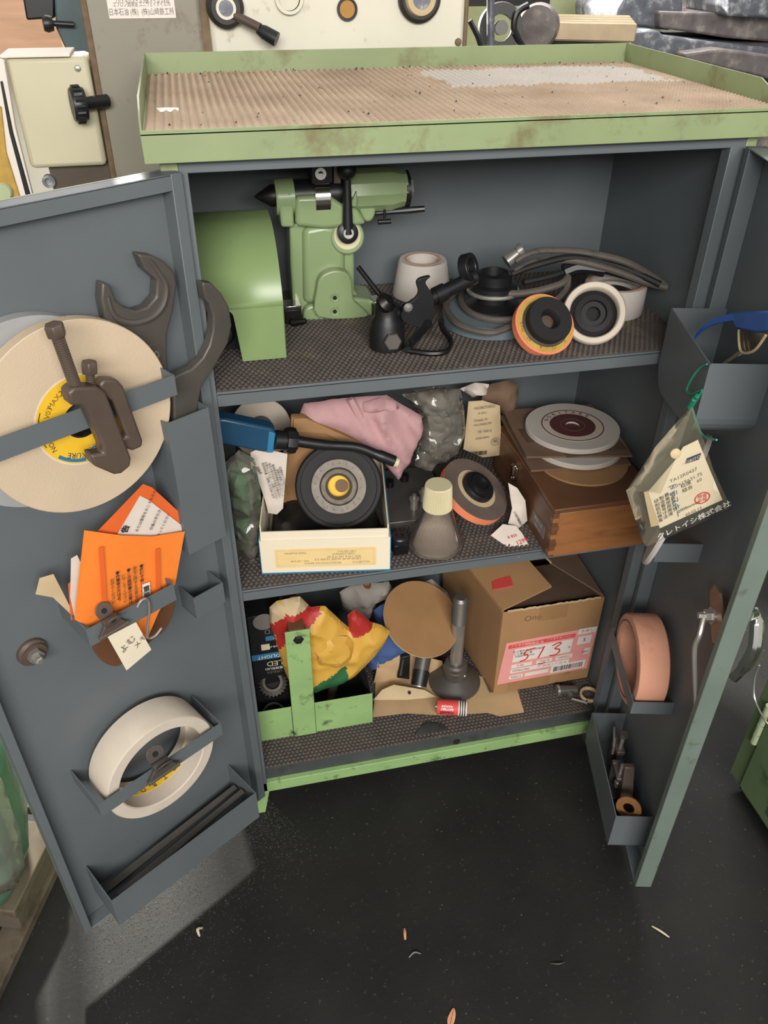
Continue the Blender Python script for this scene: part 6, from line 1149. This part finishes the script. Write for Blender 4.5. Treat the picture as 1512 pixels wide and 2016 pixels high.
b = crumple(P.pts([(-80, 1430), (15, 1460), (50, 1570), (60, 1640), (40, 1680), (-80, 1690)]), .016, .012, .008, 24, 63); o = b.build('plastic_cover', 'clear_film', t, smooth=60); o.matrix_local = loc(t) @ P.M @ T(0, 0, .05)
# ---- litter on the floor
def bit(name, label, cat, x, y, ln, wd, h, m, rot, curve=0):
    p = AZ(x, y, 0); t = thing(name, label, cat, T(p.x, p.y, 0) @ RZ(rot))
    part(t, 'sliver', m, lambda b: b.tube(bez([(-ln / 2, 0, wd * .4), (0, curve, wd * .5 + h), (ln / 2, 0, wd * .4)], 5), [wd * .3 + wd * .25 * math.sin(math.pi * i / 10) for i in range(11)], 6))
bit('wood_splinter', 'pale wood splinter on the floor right of centre', 'splinter', 1300, 1835, .026, .003, .001, 'debris_pale', -50)
bit('wood_chip', 'peach coloured sliver on the floor left of centre', 'splinter', 797, 1840, .016, .004, .001, 'debris_peach', 80)
bit('metal_curl', 'curled steel shaving near the peach sliver on the floor', 'shaving', 817, 1882, .018, .0022, .003, 'steel', 5, .003)
bit('metal_curl', 'faint curled steel shaving at the bottom centre of the floor', 'shaving', 1098, 1896, .02, .002, .003, 'steel_dark', -8, -.003)
bit('metal_curl', 'tan curled shaving at the edge of the lit floor by the left door', 'shaving', 396, 1836, .012, .004, .006, 'debris_pale', 70, .004)
p = AZ(889, 2006, 0); t = thing('dry_leaf', 'small peach leaf scrap at the bottom edge of the picture', 'leaf', T(p.x, p.y, .0015) @ RZ(60)); part(t, 'leaf_blade', 'debris_peach', lambda b: b.prism(smoothed([(-.012, 0), (-.004, .005), (.008, .003), (.013, 0), (.006, -.004), (-.006, -.004)], 3), 0, .0008)); part(t, 'leaf_vein', 'washer_brown', lambda b: b.tube([(-.011, 0, .001), (.012, 0, .001)], .0004, 5))
rg = random.Random(21); b = MB()
def chip(x, y, s):
    a = rg.uniform(0, 6.28); v = [Vector((math.cos(a + k * 2.1) * s, math.sin(a + k * 2.1) * s * rg.uniform(.3, .8), 0)) for k in range(3)]; o = Vector((x, y, .0002)); b.add([o + v[0], o + v[1], o + v[2], o + Vector((0, 0, s * rg.uniform(.5, 1.2)))], [(0, 1, 3), (1, 2, 3), (2, 0, 3), (2, 1, 0)])
for i in range(420): chip(rg.uniform(-.35, .75), rg.uniform(-.5, -.03), rg.uniform(.0005, .0014))
for i in range(4500):  # floor swarf, added thicker along the left door to brighten the lit patch
    u = rg.uniform(-.02, .34); v = abs(rg.gauss(0, .06)); p = ML @ Vector((u, v - .03, 0)); chip(p.x, p.y, rg.uniform(.0003, .0009))
o = b.build('metal_swarf', 'steel', smooth=0); tag(o, 'fine metal swarf scattered over the floor in front of the cabinet', 'swarf', kind='stuff')
# ---- crumbs and a paint spot on the tray mat
p = AZ(326, 213, ZM + .0016); rg = random.Random(77)
part(tr, 'paint_spot', 'white_print', lambda b: b.prism([(p.x + .012 * math.cos(a * .52) * rg.uniform(.7, 1.1), p.y + .0045 * math.sin(a * .52) * rg.uniform(.6, 1.1)) for a in range(12)], ZM - .001, ZM + .0017))
b = MB()
for i in range(170): chip(rg.uniform(TX0 + .01, TX1 - .01), rg.choice((rg.uniform(TY0 + .01, TY1 - .01), rg.uniform(TY1 - .03, TY1 - .006))), rg.uniform(.0006, .0018))
for v in b.v: v.z += ZM + .0005
o = b.build('crumbs', 'grease', tr, smooth=0); o['kind'] = 'stuff'
